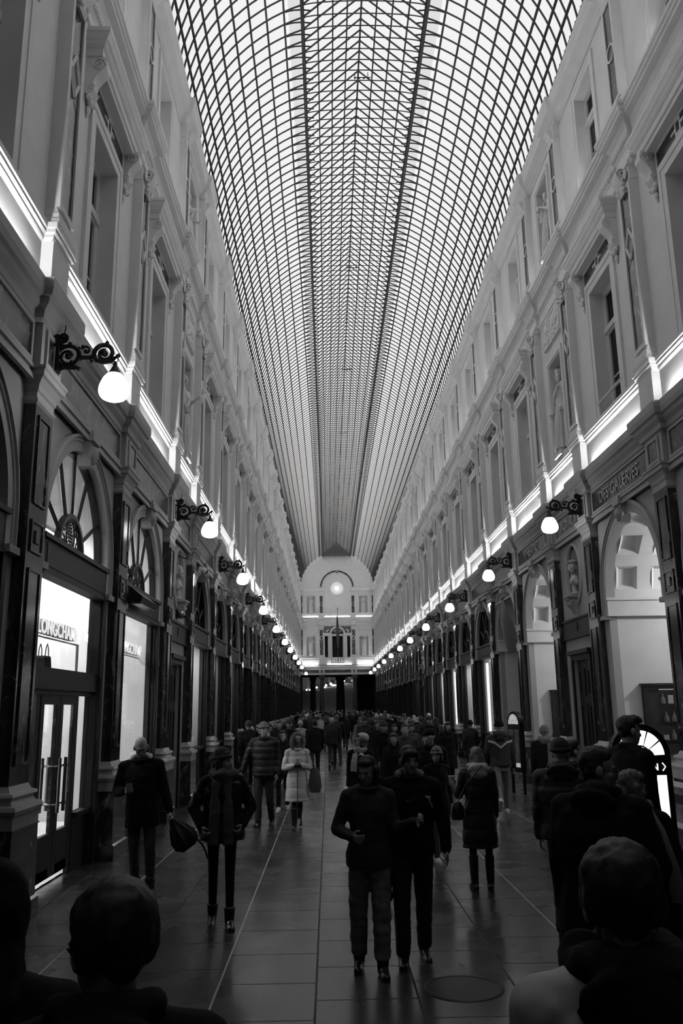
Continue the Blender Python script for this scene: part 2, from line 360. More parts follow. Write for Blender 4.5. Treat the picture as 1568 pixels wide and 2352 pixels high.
# ---------------------------------------------------------------- wall bays
CORN = [(0, 6.40), (.05, 6.42), (.06, 6.5), (.12, 6.56), (.13, 6.62), (.17, 6.64), (.19, 6.72), (.19, 6.84), (.0, 6.86)]
LEDGE = [(0, 7.46), (.03, 7.48), (.04, 7.5), (.04, 7.53), (.07, 7.55), (.07, 7.59), (.09, 7.60), (.09, 7.67), (0, 7.68)]
ENT2 = [(0, 11.38), (.03, 11.4), (.04, 11.46), (.07, 11.48), (.07, 11.54), (.02, 11.56), (.02, 11.78), (.04, 11.80), (.06, 11.83), (.06, 11.93), (.07, 11.95), (.09, 12.06), (.14, 12.16), (.24, 12.20), (.24, 12.26), (.27, 12.28), (.27, 12.33), (.30, 12.36), (.30, 12.43), (.05, 12.45), (.05, 12.64), (0, 12.66)]
TOPC = [(0, 15.36), (.03, 15.36), (.03, 15.46), (.06, 15.48), (.10, 15.53), (.22, 15.60), (.24, 15.7), (.28, 15.78), (.28, 15.88), (0, 15.9)]
AR, ASP, LOW = 1.42, 4.15, -.07            # LOW: the lower storey stands this far back; shop                       # shop arch radius and springing
def arch_wall(g, h, z1, R, sp, x=0.0, depth=.3, n=24):
    P = [(R * cos(pi * i / n), sp + R * sin(pi * i / n)) for i in range(n + 1)]
    for (a, b), (c, d) in zip(P, P[1:]):
        g.add([(x, a, b), (x, c, d), (x, c, z1), (x, a, z1)], [(0, 1, 2, 3)])
        g.add([(x, a, b), (x, c, d), (x - depth, c, d), (x - depth, a, b)], [(0, 1, 2, 3)], True)
    for s in (1, -1):
        g.add([(x, s * R, 0), (x, s * h, 0), (x, s * h, z1), (x, s * R, z1)], [(0, 1, 2, 3)])
        g.add([(x, s * R, 0), (x - depth, s * R, 0), (x - depth, s * R, sp), (x, s * R, sp)], [(0, 1, 2, 3)])
def oval_wall(g, h, z0, z1, cz, ry, rz, depth=.3, n=28):
    P = [(ry * cos(2 * pi * i / n), cz + rz * sin(2 * pi * i / n)) for i in range(n)]
    def edge(y, z):
        dy, dz = y, z - cz; k = min(h / abs(dy) if abs(dy) > 1e-6 else 1e9, ((z1 - cz) if dz > 0 else (cz - z0)) / abs(dz) if abs(dz) > 1e-6 else 1e9); return (dy * k, cz + dz * k)
    Q = [edge(*p) for p in P]
    for i in range(n):
        j = (i + 1) % n
        g.add([(0, *P[i]), (0, *P[j]), (0, *Q[j]), (0, *Q[i])], [(0, 1, 2, 3)])
        g.add([(0, *P[i]), (0, *P[j]), (-depth, P[j][0] * .8, cz + (P[j][1] - cz) * .85), (-depth, P[i][0] * .8, cz + (P[i][1] - cz) * .85)], [(0, 1, 2, 3)], True)
    for cy_ in (-1, 1):
        for zz in (z0, z1):                 # corner fillers
            c = (cy_ * h, zz); near = sorted(range(n), key=lambda i: (Q[i][0] - c[0]) ** 2 + (Q[i][1] - c[1]) ** 2)[:2]
            g.add([(0, *Q[near[0]]), (0, *Q[near[1]]), (0, *c)], [(0, 1, 2)])
    g.add([(-depth, p[0] * .8, cz + (p[1] - cz) * .85) for p in P], [tuple(range(n))])
def frame_rect(g, y0, y1, z0, z1, w, x0, x1):
    g.box(x0, x1, y0, y0 + w, z0, z1); g.box(x0, x1, y1 - w, y1, z0, z1); g.box(x0, x1, y0 + w, y1 - w, z1 - w, z1); g.box(x0, x1, y0 + w, y1 - w, z0, z0 + w); return g
W2 = (-.63, .63, 7.70, 10.40); W3 = (-.55, .55, 12.75, 15.02)
N2 = (-.50, .50, 7.75, 10.18); N3 = (-.50, .50, 12.90, 14.95)
def bay_meshes(h, niche):
    up = G(); lo = G(); D = {}
    if niche:
        rect_holes(up, -h, h, 6.4, 11.4, [N2], 0, .42); rect_holes(up, -h, h, 11.38, 15.4, [N3], 0, .38)
        D['niche_back'] = (G().box(-.43, -.41, N2[0], N2[1], N2[2], N2[3]).box(-.39, -.37, N3[0], N3[1], N3[2], N3[3]), 'mid')
        for (a, b, c, d) in (N2, N3):
            frame_rect(up, a - .14, b + .14, c - .05, d + .14, .09, 0, .06); frame_rect(up, a - .05, b + .05, c - .05, d + .05, .05, 0, .035)
        oval_wall(lo, h, 3.95, 5.9, 4.95, .42, .60, .34)
        rect_holes(lo, -h, h, 0, 3.95, [(-.62, .62, 0, 3.05)], 0, .35)
        fr = G(); n = 36
        pr = [(0, .0), (.05, .0), (.06, .06), (.12, .05), (.14, 0)]
        vs = [(x, (.42 + q) * cos(2 * pi * i / n), 4.95 + (.60 + q) * sin(2 * pi * i / n)) for i in range(n) for q, x in pr]; m = len(pr)
        fr.add(vs, [(i * m + j, i * m + (j + 1) % m, ((i + 1) % n) * m + (j + 1) % m, ((i + 1) % n) * m + j) for i in range(n) for j in range(m)], True)
        D['oval_frame'] = (fr, 'lower')
        g = G().box(0, .06, -h + .3, h - .3, 3.55, 3.95).box(0, .09, -h + .3, h - .3, 3.93, 3.98).box(0, .08, -h + .3, h - .3, 3.53, 3.57).box(.06, .075, -.06, .06, 3.68, 3.86); D['lintel'] = (g, 'wood')
        g = G(); frame_rect(g, -.72, .72, -.2, 3.17, .1, 0, .05); g.box(0, .12, -.8, .8, 3.17, 3.26); D['door_surround'] = (g, 'wood')
        g = G().box(-.005, .05, -.7, .7, 10.68, 11.37)                # carved relief panel over the niche
        rnd = random.Random(4)
        for i in range(46):
            y, z = rnd.uniform(-.62, .62), rnd.uniform(10.76, 11.3); g.ball((.05, y, z), (.035, rnd.uniform(.04, .1), rnd.uniform(.04, .09)), 8, 6)
        for sy in (-1, 1):
            for q in range(3): g.tube([(.06, sy * (.2 + .13 * q + .09 * cos(t * .5) * (1 - t / 14)), 11.02 + .12 * sin(t * .5) * (1 - t / 14)) for t in range(12)], .02, 6)
        frame_rect(g, -.72, .72, 10.66, 11.39, .04, 0, .07); D['relief_panel'] = (g, 'plaster')
    else:
        rect_holes(up, -h, h, 6.4, 11.4, [W2], 0, .34); rect_holes(up, -h, h, 11.38, 15.4, [W3], 0, .30)
        arch_wall(lo, h, 5.9, AR, ASP, 0, .15)
        a = G(); pr = [(AR - .01, -.1), (AR - .01, .035), (AR + .12, .035), (AR + .13, .055), (AR + .17, .05), (AR + .18, .08), (AR + .22, .075), (AR + .22, -.01)]
        a.ring(pr, 0, ASP, 0, pi, 32)
        for s in (1, -1): a.extz([(x, s * r) for r, x in pr], 3.78, ASP)
        for s in (1, -1): a.box(-.1, .095, s * (AR + .13) - .15, s * (AR + .13) + .15, 3.72, 3.80)
        D['archivolt'] = (a, 'lower')
        k = G(); k.extx([(-.08, 5.38), (.08, 5.38), (.13, 5.72), (-.13, 5.72)], -.05, .13); k.box(-.02, .19, -.17, .17, 5.72, 5.80); k.box(-.02, .17, -.14, .14, 5.80, 5.88)
        k.ball((.14, 0, 5.56), (.08, .085, .12), 10, 8); k.ball((.2, 0, 5.55), (.03, .025, .035), 8, 6); k.ball((.13, 0, 5.47), (.07, .05, .06), 8, 6)
        for s in (1, -1): k.ball((.12, s * .09, 5.58), (.05, .04, .1), 8, 6)
        D['keystone'] = (k, 'lower')
        for q, (a_, c) in enumerate(((W2, .25), (W3, .2))): pass
    f = G().box(0, .05, -h, h, 5.72, 5.78).box(0, .03, -h, h, 5.78, 5.83).box(0, .065, -h, h, 5.83, 5.88).box(0, .02, -h, h, 5.88, 6.41)
    frame_rect(f, -h + .45, h - .45, 5.90, 6.39, .045, .02, .05); D['frieze'] = (f, 'lower')
    D['frieze_panel'] = (G().box(.02, .03, -h + .49, h - .49, 5.94, 6.35), 'marble3')
    D['cornice'] = (G().ext(CORN, -h, h), 'lower')
    D['ledge'] = (G().ext(LEDGE, -h, h), 'plaster')
    e = G().ext(ENT2, -h, h); y = -h + .3
    while y < h - .3: e.box(.055, .10, y, y + .035, 11.84, 11.92); y += .072
    D['upper_cornice'] = (e, 'plaster'); D['top_cornice'] = (G().ext(TOPC, -h, h), 'plaster')
    D = {k: (g.mesh(k), m) for k, (g, m) in D.items()}
    return up.mesh('wall'), lo.mesh('lower_wall'), D
BM = {False: bay_meshes(BAY / 2, False), True: bay_meshes(NB / 2, True)}
def is_niche(k): return k % 8 == 0
def nth(k): return ORD[min(max(k - KMIN, 0), 29)]
bays = {}; LOWSET = {'archivolt', 'keystone', 'oval_frame', 'lintel', 'door_surround'}
for s, sd, rz in SIDES:
    for k in range(KMIN, KMAX + 1):
        n = is_niche(k); up, lo, D = BM[n]; yc = (PY(k) + PY(k + 1)) / 2
        o = link('wall_' + sd, up, 'plaster', None, (s * W, yc, 0), rz)
        tag(o, '%s bay of the %s gallery wall%s' % (nth(k), sd, ', narrow, with niches' if n else ', with tall windows'), 'wall', kind='structure')
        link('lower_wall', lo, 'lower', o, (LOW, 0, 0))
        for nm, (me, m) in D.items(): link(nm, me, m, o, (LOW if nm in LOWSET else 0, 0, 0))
        bays[s, k] = (o, yc, n)

# ---------------------------------------------------------------- marble piers and upper pilasters
PP = {}
g = G(); g.stack([(.14, 0), (.14, .2), (.11, .22), (.10, .93), (.12, .95)], .285, .14); PP['plinth'] = (g.mesh('plinth'), 'marble')
g = G(); g.stack([(.10, .95), (.10, 1.08), (.12, 1.09), (.135, 1.13), (.12, 1.17), (.07, 1.18), (.05, 1.22), (.06, 1.24), (.085, 1.26), (.07, 1.29), (.03, 1.30), (.0, 1.36)], .285, .14); PP['base_moulding'] = (g.mesh('base_moulding'), 'stone')
PP['shaft'] = (G().stack([(0, 1.36), (0, 5.48)], .285, .14).mesh('shaft'), 'marble')
g = G(); g.stack([(0, 5.46), (.02, 5.49), (.02, 5.52), (.005, 5.54), (.005, 5.6), (.02, 5.62), (.03, 5.68), (.07, 5.75), (.10, 5.77), (.10, 5.83), (.12, 5.85), (.12, 5.88)], .285, .14); PP['capital'] = (g.mesh('capital'), 'lower')
for i, (z0, z1) in enumerate(((1.55, 3.62), (3.80, 4.16), (4.34, 5.36))):
    g = G(); frame_rect(g, -.19, .19, z0, z1, .03, .13, .16); g.box(.13, .146, -.16, .16, z0, z1)
    if i == 1: g.box(.14, .165, -.06, .06, 3.91, 4.05)
    PP['inlay_panel_%d' % i] = (g.mesh('inlay_panel'), 'marble4')
g = G(); g.stack([(0, 5.88), (0, 6.41)], .36, .11); frame_rect(g, -.25, .25, 5.93, 6.36, .05, .10, .14); g.stack([(q[0], q[1]) for q in CORN], .42, .10); RES1 = g.mesh('ressaut'); g = G().stack([(0, 6.86), (0, 7.49)], .30, .14)
g.stack(LEDGE, .30, .11); RES1C = g.mesh('ledge_block')
RES1B = G().box(.10, .125, -.21, .21, 5.97, 6.32).mesh('frieze_square')
PL = {}
PL['base_moulding'] = (G().stack([(.05, 7.68), (.05, 7.76), (.03, 7.79), (.03, 7.84), (.01, 7.87), (0, 7.92)], .27, .15).mesh('base_moulding'), 'plaster')
g = G().stack([(0, 7.92), (0, 11.12)], .27, .14); frame_rect(g, -.27, .27, 7.95, 11.08, .075, .13, .175); PL['shaft'] = (g.mesh('shaft'), 'plaster')
PL['marble_inlay'] = (G().box(.13, .146, -.2, .2, 8.02, 11.01).mesh('marble_inlay'), 'marble2')
g = G(); DZ = 9.98
for a, b in ((( -.17, DZ), (0, DZ + .3)), ((0, DZ + .3), (.17, DZ)), ((.17, DZ), (0, DZ - .3)), ((0, DZ - .3), (-.17, DZ))): g.tube([(.155, *a), (.155, *b)], .03, 4)
PL['diamond'] = (g.mesh('diamond'), 'plaster')
g = G().extx([(-.13, DZ), (0, DZ + .23), (.13, DZ), (0, DZ - .23)], .14, .152)
for q in (1, -1): g.extx([(-.19, DZ + q * .05), (-.19, DZ + q * .42), (-.03, DZ + q * .34)], .14, .150); g.extx([(.19, DZ + q * .05), (.19, DZ + q * .42), (.03, DZ + q * .34)], .14, .150)
g.box(.13, .149, -.2, -.155, 8.02, 11.01); g.box(.13, .149, .155, .2, 8.02, 11.01); PL['black_inlay_and_shade'] = (g.mesh('black_inlay_and_shade'), 'ink')  # black side strips paint in the shadow of the inlay's recess
g = G().stack([(0, 11.1), (.02, 11.12), (.02, 11.36), (.05, 11.38), (.05, 11.44)], .27, .14)
S = [(.15, 11.38), (.30, 11.38), (.33, 11.32), (.31, 11.22), (.24, 11.14), (.21, 11.04), (.23, 10.97), (.20, 10.92), (.15, 10.94)]
g.ext(S, -.13, .13)
for q in (-1, 1):
    t = G().tube([(.24 + .085 * cos(a * .6) * (1 - a / 20), q * .15, 11.3 + .085 * sin(a * .6) * (1 - a / 20)) for a in range(16)], .02, 6); g.merge(t)
    for z in (11.2, 11.1, 11.0): g.ball((.22, q * .11, z), (.04, .05, .05), 8, 6)
    g.ball((.2, q * .2, 11.24), (.03, .06, .1), 8, 6)
PL['capital'] = (g.mesh('capital'), 'plaster')
RES2 = G().stack(ENT2, .34, .09)
y = -.40
while y < .42: RES2.box(.145, .19, y, y + .035, 11.84, 11.92); y += .072
RES2.stack([(0, 12.44), (0, 12.58), (.02, 12.6), (.02, 12.68)], .30, .17); RES2 = RES2.mesh('ressaut')
PT = {}
PT['base_moulding'] = (G().stack([(.04, 12.66), (.04, 12.74), (.02, 12.78), (0, 12.84)], .24, .14).mesh('base_moulding'), 'plaster')
g = G().stack([(0, 12.84), (0, 15.08)], .24, .13); frame_rect(g, -.24, .24, 12.86, 15.04, .07, .12, .16); PT['shaft'] = (g.mesh('shaft'), 'plaster')
PT['marble_inlay'] = (G().box(.12, .137, -.17, .17, 12.93, 14.97).mesh('marble_inlay'), 'marble2')
PT['roundel'] = (G().ring([(.14, .12), (.14, .165), (.18, .165), (.18, .12)], 0, 13.95, 0, 2 * pi, 20, True).mesh('roundel'), 'plaster')
g = G().extx([(.14 * cos(a * pi / 8), 13.95 + .14 * sin(a * pi / 8)) for a in range(16)], .12, .15); g.box(.12, .140, -.17, -.13, 12.93, 14.97); g.box(.12, .140, .13, .17, 12.93, 14.97); PT['black_inlay_and_shade'] = (g.mesh('black_inlay_and_shade'), 'ink')  # disc is black inlay; the side strips are painted recess shadow
g = G().stack([(0, 15.06), (.02, 15.08), (.02, 15.32), (.04, 15.38)], .24, .13); g.ext([(.14, 15.34), (.26, 15.34), (.28, 15.26), (.2, 15.14), (.14, 15.05)], -.12, .12); PT['capital'] = (g.mesh('capital'), 'plaster')
RES3 = G().stack(TOPC, .28, .10).mesh('ressaut')
FLOORS = (('pier', PP, 'dark veined marble pier with pale base', 'pier', 'lower'), ('pilaster', PL, 'pilaster with marble inlay and black diamond', 'pilaster', 'middle'), ('pilaster', PT, 'short pilaster with marble inlay and black disc', 'pilaster', 'top'))
for s, sd, rz in SIDES:
    for k in range(KMIN, KMAX + 2):
        for nm, D, lab, cat, st in FLOORS:
            e = empty(nm, (s * W, PY(k), 0), rz, label='%s, %s along the %s %s storey' % (lab, nth(k), sd, st), cat=cat, group='%s %ss of the %s wall' % (st, cat, sd), kind='structure')
            for pn, (me, m) in D.items(): link(pn.rstrip('_0123'), me, m, e, (LOW if D is PP else 0, 0, 0))
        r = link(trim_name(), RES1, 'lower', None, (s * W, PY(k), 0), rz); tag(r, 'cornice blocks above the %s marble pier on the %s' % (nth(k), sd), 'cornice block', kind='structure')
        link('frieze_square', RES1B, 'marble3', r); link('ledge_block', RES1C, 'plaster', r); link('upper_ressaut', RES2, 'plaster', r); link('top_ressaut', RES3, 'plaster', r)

# ---------------------------------------------------------------- upper windows
WM = {}
g = G()
a, b, c, d = W2
for x0, x1, o, w_ in ((0, .05, .25, .10), (0, .035, .15, .15)):
    for q in (-1, 1): g.box(x0, x1, q * (b + o) - (w_ if q > 0 else 0), q * (b + o) + (0 if q > 0 else w_), c, d + o)
    g.box(x0, x1, -(b + o) + w_, b + o - w_, d + o - w_, d + o)
WM['surround'] = (g.mesh('surround'), 'plaster')
g = G().stack([(0, 10.98), (0, 11.06), (.03, 11.07), (.03, 11.19), (.05, 11.20), (.08, 11.24), (.08, 11.28), (.11, 11.30), (.14, 11.35), (.14, 11.37), (.16, 11.38), (.16, 11.44), (.0, 11.48)], 1.13, .20); WM['hood'] = (g.mesh('hood'), 'plaster')
g = G().box(0, .03, -.86, .86, 10.66, 10.96); WM['frieze_panel'] = (g.mesh('frieze_panel'), 'ink')
g = G(); frame_rect(g, -.88, .88, 10.64, 10.98, .03, .02, .05); frame_rect(g, -.1, .1, 10.68, 10.94, .035, .03, .05); g.box(.03, .05, -.26, -.1, 10.79, 10.83); g.box(.03, .05, .1, .26, 10.79, 10.83); WM['frieze_ornament'] = (g.mesh('frieze_ornament'), 'plaster')
g = G().ext([(0, 11.06), (.26, 11.06), (.29, 11.0), (.28, 10.9), (.20, 10.82), (.13, 10.72), (.11, 10.62), (.13, 10.56), (.10, 10.5), (.05, 10.46), (0, 10.48)], -.11, .11)
for q in (-1, 1):
    g.tube([(.18 + .1 * cos(a * .6) * (1 - a / 22), q * .115, 10.94 + .1 * sin(a * .6) * (1 - a / 22)) for a in range(18)], .016, 6)
    g.tube([(.09 + .05 * cos(a * .7) * (1 - a / 16), q * .112, 10.58 + .05 * sin(a * .7) * (1 - a / 16)) for a in range(12)], .012, 6)
    g.ball((.06, q * .09, 10.42), (.05, .05, .05), 8, 6)
g.ball((.05, 0, 10.40), (.05, .08, .07), 10, 7); g.ball((.03, 0, 10.28), (.035, .05, .07), 8, 6); g.ball((.02, 0, 10.2), (.02, .03, .04), 8, 6)
WM['console'] = (g.mesh('console'), 'plaster')
def sash(a, b, c, d, tr, x=-.30):
    g = G(); frame_rect(g, a, b, c, d, .07, x, x + .06); g.box(x, x + .09, a, b, tr - .06, tr + .06); frame_rect(g, a + .07, b - .07, c + .07, tr - .06, .05, x + .01, x + .05)
    frame_rect(g, a + .07, b - .07, tr + .06, d - .07, .04, x + .01, x + .05); g.box(x + .01, x + .055, -.035, .035, c, tr); g.box(x + .01, x + .03, a + .1, b - .1, c + .78, c + .805)
    return g.mesh('sash')
def pane(a, b, c, d, x=-.285): return G().add([(x, a, c), (x, b, c), (x, b, d), (x, a, d)], [(0, 1, 2, 3)]).mesh('pane')
WM['sash'] = (sash(*W2, 9.55), 'sash'); WM['pane'] = (pane(*W2), 'glass')
WT = {}
g = G(); a, b, c, d = W3
for x0, x1, o, w_ in ((0, .04, .2, .08), (0, .025, .12, .12)):
    for q in (-1, 1): g.box(x0, x1, q * (b + o) - (w_ if q > 0 else 0), q * (b + o) + (0 if q > 0 else w_), c - .08, d + o)
    g.box(x0, x1, -(b + o) + w_, b + o - w_, d + o - w_, d + o)
WT['surround'] = (g.mesh('surround'), 'plaster'); WT['sash'] = (sash(*W3, 14.35, -.26), 'sash'); WT['pane'] = (pane(*W3, -.245), 'glass')
wn = [0]
RAIL = G().tube([(.02, -.74, 8.0), (.02, .74, 8.0)], .028, 8).mesh('guard_rail')
for s, sd, rz in SIDES:
    for k in range(KMIN, KMAX + 1):
        _, yc, n = bays[s, k]
        if n: continue
        for D, st in ((WM, 'hooded middle storey'), (WT, 'plain top storey')):
            wn[0] += 1
            e = empty('window_%d' % wn[0], (s * W, yc, 0), rz, label='%s window in the %s bay of the %s wall' % (st, nth(k), sd), cat='window', group='%s windows on the %s' % (st, sd), kind='structure')
            for pn, (me, m) in D.items():
                if pn == 'console':
                    for q in (-1, 1): link(pn, me, m, e, (0, q * 1.03, 0))
                else: link(pn, me, m, e)
            if D is WM and s > 0 and k == -1: link('guard_rail', RAIL, 'sash', e)

# ---------------------------------------------------------------- light strips hidden behind the cornices
for s, sd, rz in SIDES:
    for k in range(KMIN, KMAX + 1):
        _, yc, n = bays[s, k]; h = (NB if n else BAY) / 2 - .62
        if k == -4: continue
        e = empty('strip_light', (s * W, yc, 0), rz, label='linear light lying behind the %s lower cornice length on the %s' % (nth(k), sd), cat='strip light', group='strip lights behind the %s lower cornice' % sd)
        G().box(.012, .068, -h, h, 6.862, 6.874).obj('housing', 'iron', e); link('diffuser', G().box(.016, .064, -h + .02, h - .02, 6.874, 6.88).mesh('diffuser'), 'led', e)
        e2 = empty('strip_light', (s * W, yc, 0), rz, label='linear light lying on the %s upper cornice length on the %s' % (nth(k), sd), cat='strip light', group='strip lights on the %s upper cornice' % sd)
        G().box(.07, .12, -h * .8, h * .8, 12.444, 12.455).obj('housing', 'iron', e2); link('diffuser', G().box(.08, .11, -h * .8, h * .8, 12.455, 12.463).mesh('diffuser'), 'ledtop', e2)

# ---------------------------------------------------------------- figures
WORK = bpy.data.scenes.new('work')
def remesh(g, name, vox, smooth=3, fac=.5, post=None):
    me = g.mesh(name + '_raw'); o = bpy.data.objects.new('tmp', me); WORK.collection.objects.link(o)
    md = o.modifiers.new('r', 'REMESH'); md.mode = 'VOXEL'; md.voxel_size = vox; md.use_smooth_shade = True
    if smooth: s = o.modifiers.new('s', 'SMOOTH'); s.iterations = smooth; s.factor = fac
    WORK.view_layers[0].update(); dg = WORK.view_layers[0].depsgraph; out = bpy.data.meshes.new_from_object(o.evaluated_get(dg)); out.name = name
    bpy.data.objects.remove(o); bpy.data.meshes.remove(me)
    out.materials.clear()
    if post:
        n = len(out.vertices); co = [0.0] * (3 * n); no = [0.0] * (3 * n)
        out.vertices.foreach_get('co', co); out.vertices.foreach_get('normal', no)
        for i in range(0, 3 * n, 3): co[i:i + 3] = post(Vector(co[i:i + 3]), Vector(no[i:i + 3]))
        out.vertices.foreach_set('co', co); out.update()
    out.polygons.foreach_set('use_smooth', [True] * len(out.polygons))
    return out
def rotm(p, y, r=0): return Matrix.Rotation(radians(y), 4, 'Z') @ Matrix.Rotation(radians(p), 4, 'X') @ Matrix.Rotation(radians(r), 4, 'Y')
class Fig:                                 # body frame: x to the figure's right, y ahead, z up; all lengths at a height of 1.75
    def __init__(s, H=1.75, lean=0, thigh=(8, -8), knee=(4, 12), armR=None, armL=None, head=(0, 0, 0), stance=.085, female=False, hands=('relax', 'relax'), shoulder=None, foot=None, slouch=0):
        s.k = H / 1.75; s.female = female; s.hands = hands
        L = Matrix.Rotation(radians(-lean), 4, 'X'); s.lean = lean
        P = Vector((0, 0, .92)); s.P = P
        up = lambda x, y, z: P + (L @ Vector((x, y, z - .92)))
        s.up = up
        sw = shoulder or (.175 if female else .20)
        s.neck = up(0, .0, 1.49); s.head = up(0, .025 + slouch, 1.615 - slouch * .35); s.sh = {1: up(sw, 0, 1.415), -1: up(-sw, 0, 1.415)}; s.sw = sw
        s.leg = {}
        for sd, th, kn in ((1, thigh[0], knee[0]), (-1, thigh[1], knee[1])):
            hip = Vector((sd * .09, 0, .93)); d = Vector((sd * (stance - .09) * 1.1, sin(radians(th)), -cos(radians(th)))); kn_ = hip + d.normalized() * .44
            a = th - kn; d2 = Vector((0, sin(radians(a)), -cos(radians(a)))); an = kn_ + d2 * .42
            s.leg[sd] = (hip, kn_, an, a)
        zmin = min(l[2].z - .075 - (.10 * max(0, -sin(radians(l[3]))) if l[3] < -25 else 0) for l in s.leg.values()); s.drop = zmin
        s.arm = {}
        for sd, ar in ((1, armR), (-1, armL)):
            u, f = ar or ((.12, -.05, -1), (.04, .18, -1))
            u = Vector((u[0] * sd, u[1], u[2])).normalized(); f = Vector((f[0] * sd, f[1], f[2])).normalized()
            e = s.sh[sd] + u * .29; s.arm[sd] = (s.sh[sd], e, e + f * .25, f)
        s.hm = Matrix.Translation(s.head) @ rotm(*head); s.hrot = rotm(*head)
        s.headlen = 1
    def fin(s, me):                         # ground and scale
        T = Matrix.Scale(s.k, 4) @ Matrix.Translation((0, 0, -s.drop)); me.transform(T); return me
    def pt(s, v): return (Matrix.Scale(s.k, 4) @ Matrix.Translation((0, 0, -s.drop))) @ Vector(v)
    def hd(s, *p): return s.hm @ Vector(p)
    def hand(s, g, sd, r=.0092):
        S, E, Wr, f = s.arm[sd]; mode = s.hands[0 if sd > 0 else 1]
        side = Vector((sd, 0, 0)); n = (side - f * side.dot(f))
        n = n.normalized() if n.length > .2 else Vector((0, 1, 0))         # back of the hand
        w_ = f.cross(n).normalized()                                        # across the palm
        if (w_.y if abs(w_.y) > .3 else w_.z) < 0: w_ = -w_
        pc = Wr + f * .05
        for q in (-.024, -.008, .008, .024): g.cap(Wr + w_ * q * .6, Wr + f * .09 + w_ * q, .013, .0125, 8)
        bend = dict(relax=(18, 30), grip=(75, 85), hold=(45, 60), open=(5, 8))[mode]
        for i, (q, ln) in enumerate(((.031, .072), (.0105, .082), (-.0105, .076), (-.030, .060))):
            b0 = Wr + f * .088 + w_ * q; a1, a2 = radians(bend[0] + i * 3), radians(bend[0] + bend[1] + i * 3)
            d1 = f * cos(a1) - n * sin(a1) + w_ * q * 1.5; d2 = f * cos(a2) - n * sin(a2) + w_ * q * .8
            m1 = b0 + d1.normalized() * ln * .5; g.cap(b0, m1, r, r * .95, 8); g.cap(m1, m1 + d2.normalized() * ln * .45, r * .93, r * .8, 8)
        t0 = Wr + f * .025 + w_ * .026; t1 = t0 + (f * .7 + w_ * .8 - n * .35).normalized() * .045; t2 = t1 + (f * .9 + w_ * .15 - n * .5).normalized() * .032
        g.cap(t0, t1, .0135, .0115, 8); g.cap(t1, t2, .011, .009, 8)
    def head_geo(s, g):
        hm = s.hrot; h = s.hd; F = .93 if s.female else 1.0
        g.ball(h(0, -.012, .035), (.073 * F, .092, .093), 18, 12, hm); g.ball(h(0, .028, -.03), (.060 * F, .068, .085), 16, 10, hm)
        g.ball(h(0, .048, -.078), (.038 * F, .042, .034), 12, 8, hm)
        g.ball(h(0, .074, .028), (.048 * F, .018, .016), 12, 7, hm)                       # brow
        g.cap(h(0, .083, .018), h(0, .103, -.022), .009, .0145, 8); g.ball(h(0, .094, -.026), (.017, .012, .010), 10, 6, hm)
        g.ball(h(0, .082, -.054), (.024, .012, .007), 10, 6, hm); g.ball(h(0, .080, -.065), (.020, .011, .007), 10, 6, hm)
        for q in (1, -1):
            g.ball(h(q * .042 * F, .056, -.018), (.022, .022, .022), 10, 7, hm); g.ball(h(q * .078 * F, -.008, -.002), (.013, .024, .033), 10, 7, hm)
            g.ball(h(q * .030, .072, .008), (.014, .010, .009), 10, 7, hm)
        g.cap(s.neck - Vector((0, 0, .04)), h(0, -.018, -.05), .055 if not s.female else .046, .052 if not s.female else .044, 12)
    def body(s, vox=.009, full=True):
        g = G(); s.head_geo(g); f = s.female
        T = [(1.45, .06, .055), (1.41, .15, .075), (1.33, .155 if not f else .14, .095), (1.22, .145 if not f else .125, .10), (1.08, .13 if not f else .11, .092), (.98, .15, .10), (.90, .155, .105), (.84, .12, .09)]
        rr = []
        for z, rx, ry in T: p = s.up(0, 0, z); rr.append((p.x, p.y, p.z, rx, ry))
        g.rings(rr[::-1])
        for sd in (1, -1):
            S, E, Wr, fd = s.arm[sd]; q = .9 if f else 1
            g.cap(S, E, .050 * q, .038 * q); g.cap(E, Wr, .038 * q, .025 * q); s.hand(g, sd)
            h, k, a, an = s.leg[sd]; g.cap(h, k, .058, .040); g.cap(k, a, .040, .028)
            fd2 = Vector((0, cos(radians(min(0, an) * 1.0)), sin(radians(min(0, an)) * 1.0))); g.cap(a - fd2 * .04 - Vector((0, 0, .035)), a + fd2 * .13 - Vector((0, 0, .045)), .034, .028)
        return s.fin(remesh(g, 'body', vox, 2))
    def coat(s, hem, bulk=1.0, vox=.012, quilt=0, open_=False, sleeve=1.0, flare=1.0, name='coat', wr=.006, collar=True, qlo=None):
        g = G(); f = s.female; b = bulk
        T = [(1.475, .075, .07), (1.44, .13, .085), (1.40, s.sw * .93, .105), (1.30, s.sw * .97, .13), (1.18, s.sw * (.92 if not f else .86), .132), (1.05, .165 * (1 if not f else .92), .128), (.95, .180, .135), (.80, .19 * flare, .145 * flare), (.60, .20 * flare ** 1.5, .155 * flare ** 1.5), (.40, .21 * flare ** 2, .165 * flare ** 2)]
        rr = []; 
        for z, rx, ry in T:
            if z < hem - .001: break
            p = s.up(0, 0, z) if z > .92 else Vector((0, s.up(0, 0, .92).y, z)); rr.append((p.x, p.y, p.z, rx * b, ry * b)); last = (rx, ry)
        rr.append((rr[-1][0], rr[-1][1], hem, rr[-1][3] * 1.02, rr[-1][4] * 1.02))
        g.rings(rr[::-1], 24)
        for sd in (1, -1):
            S, E, Wr, fd = s.arm[sd]; r = .066 * (b * .5 + .5) * (.92 if f else 1)
            g.ball(S, (r * 1.05, r * 1.1, r), 12, 8); g.cap(s.neck + Vector((sd * .03, -.01, -.025)), S + Vector((0, 0, .012)), .066, r * .86); g.cap(S, E, r * 1.02, r * .92); g.cap(E, E + (Wr - E) * sleeve * .97, r * .92, r * .70)
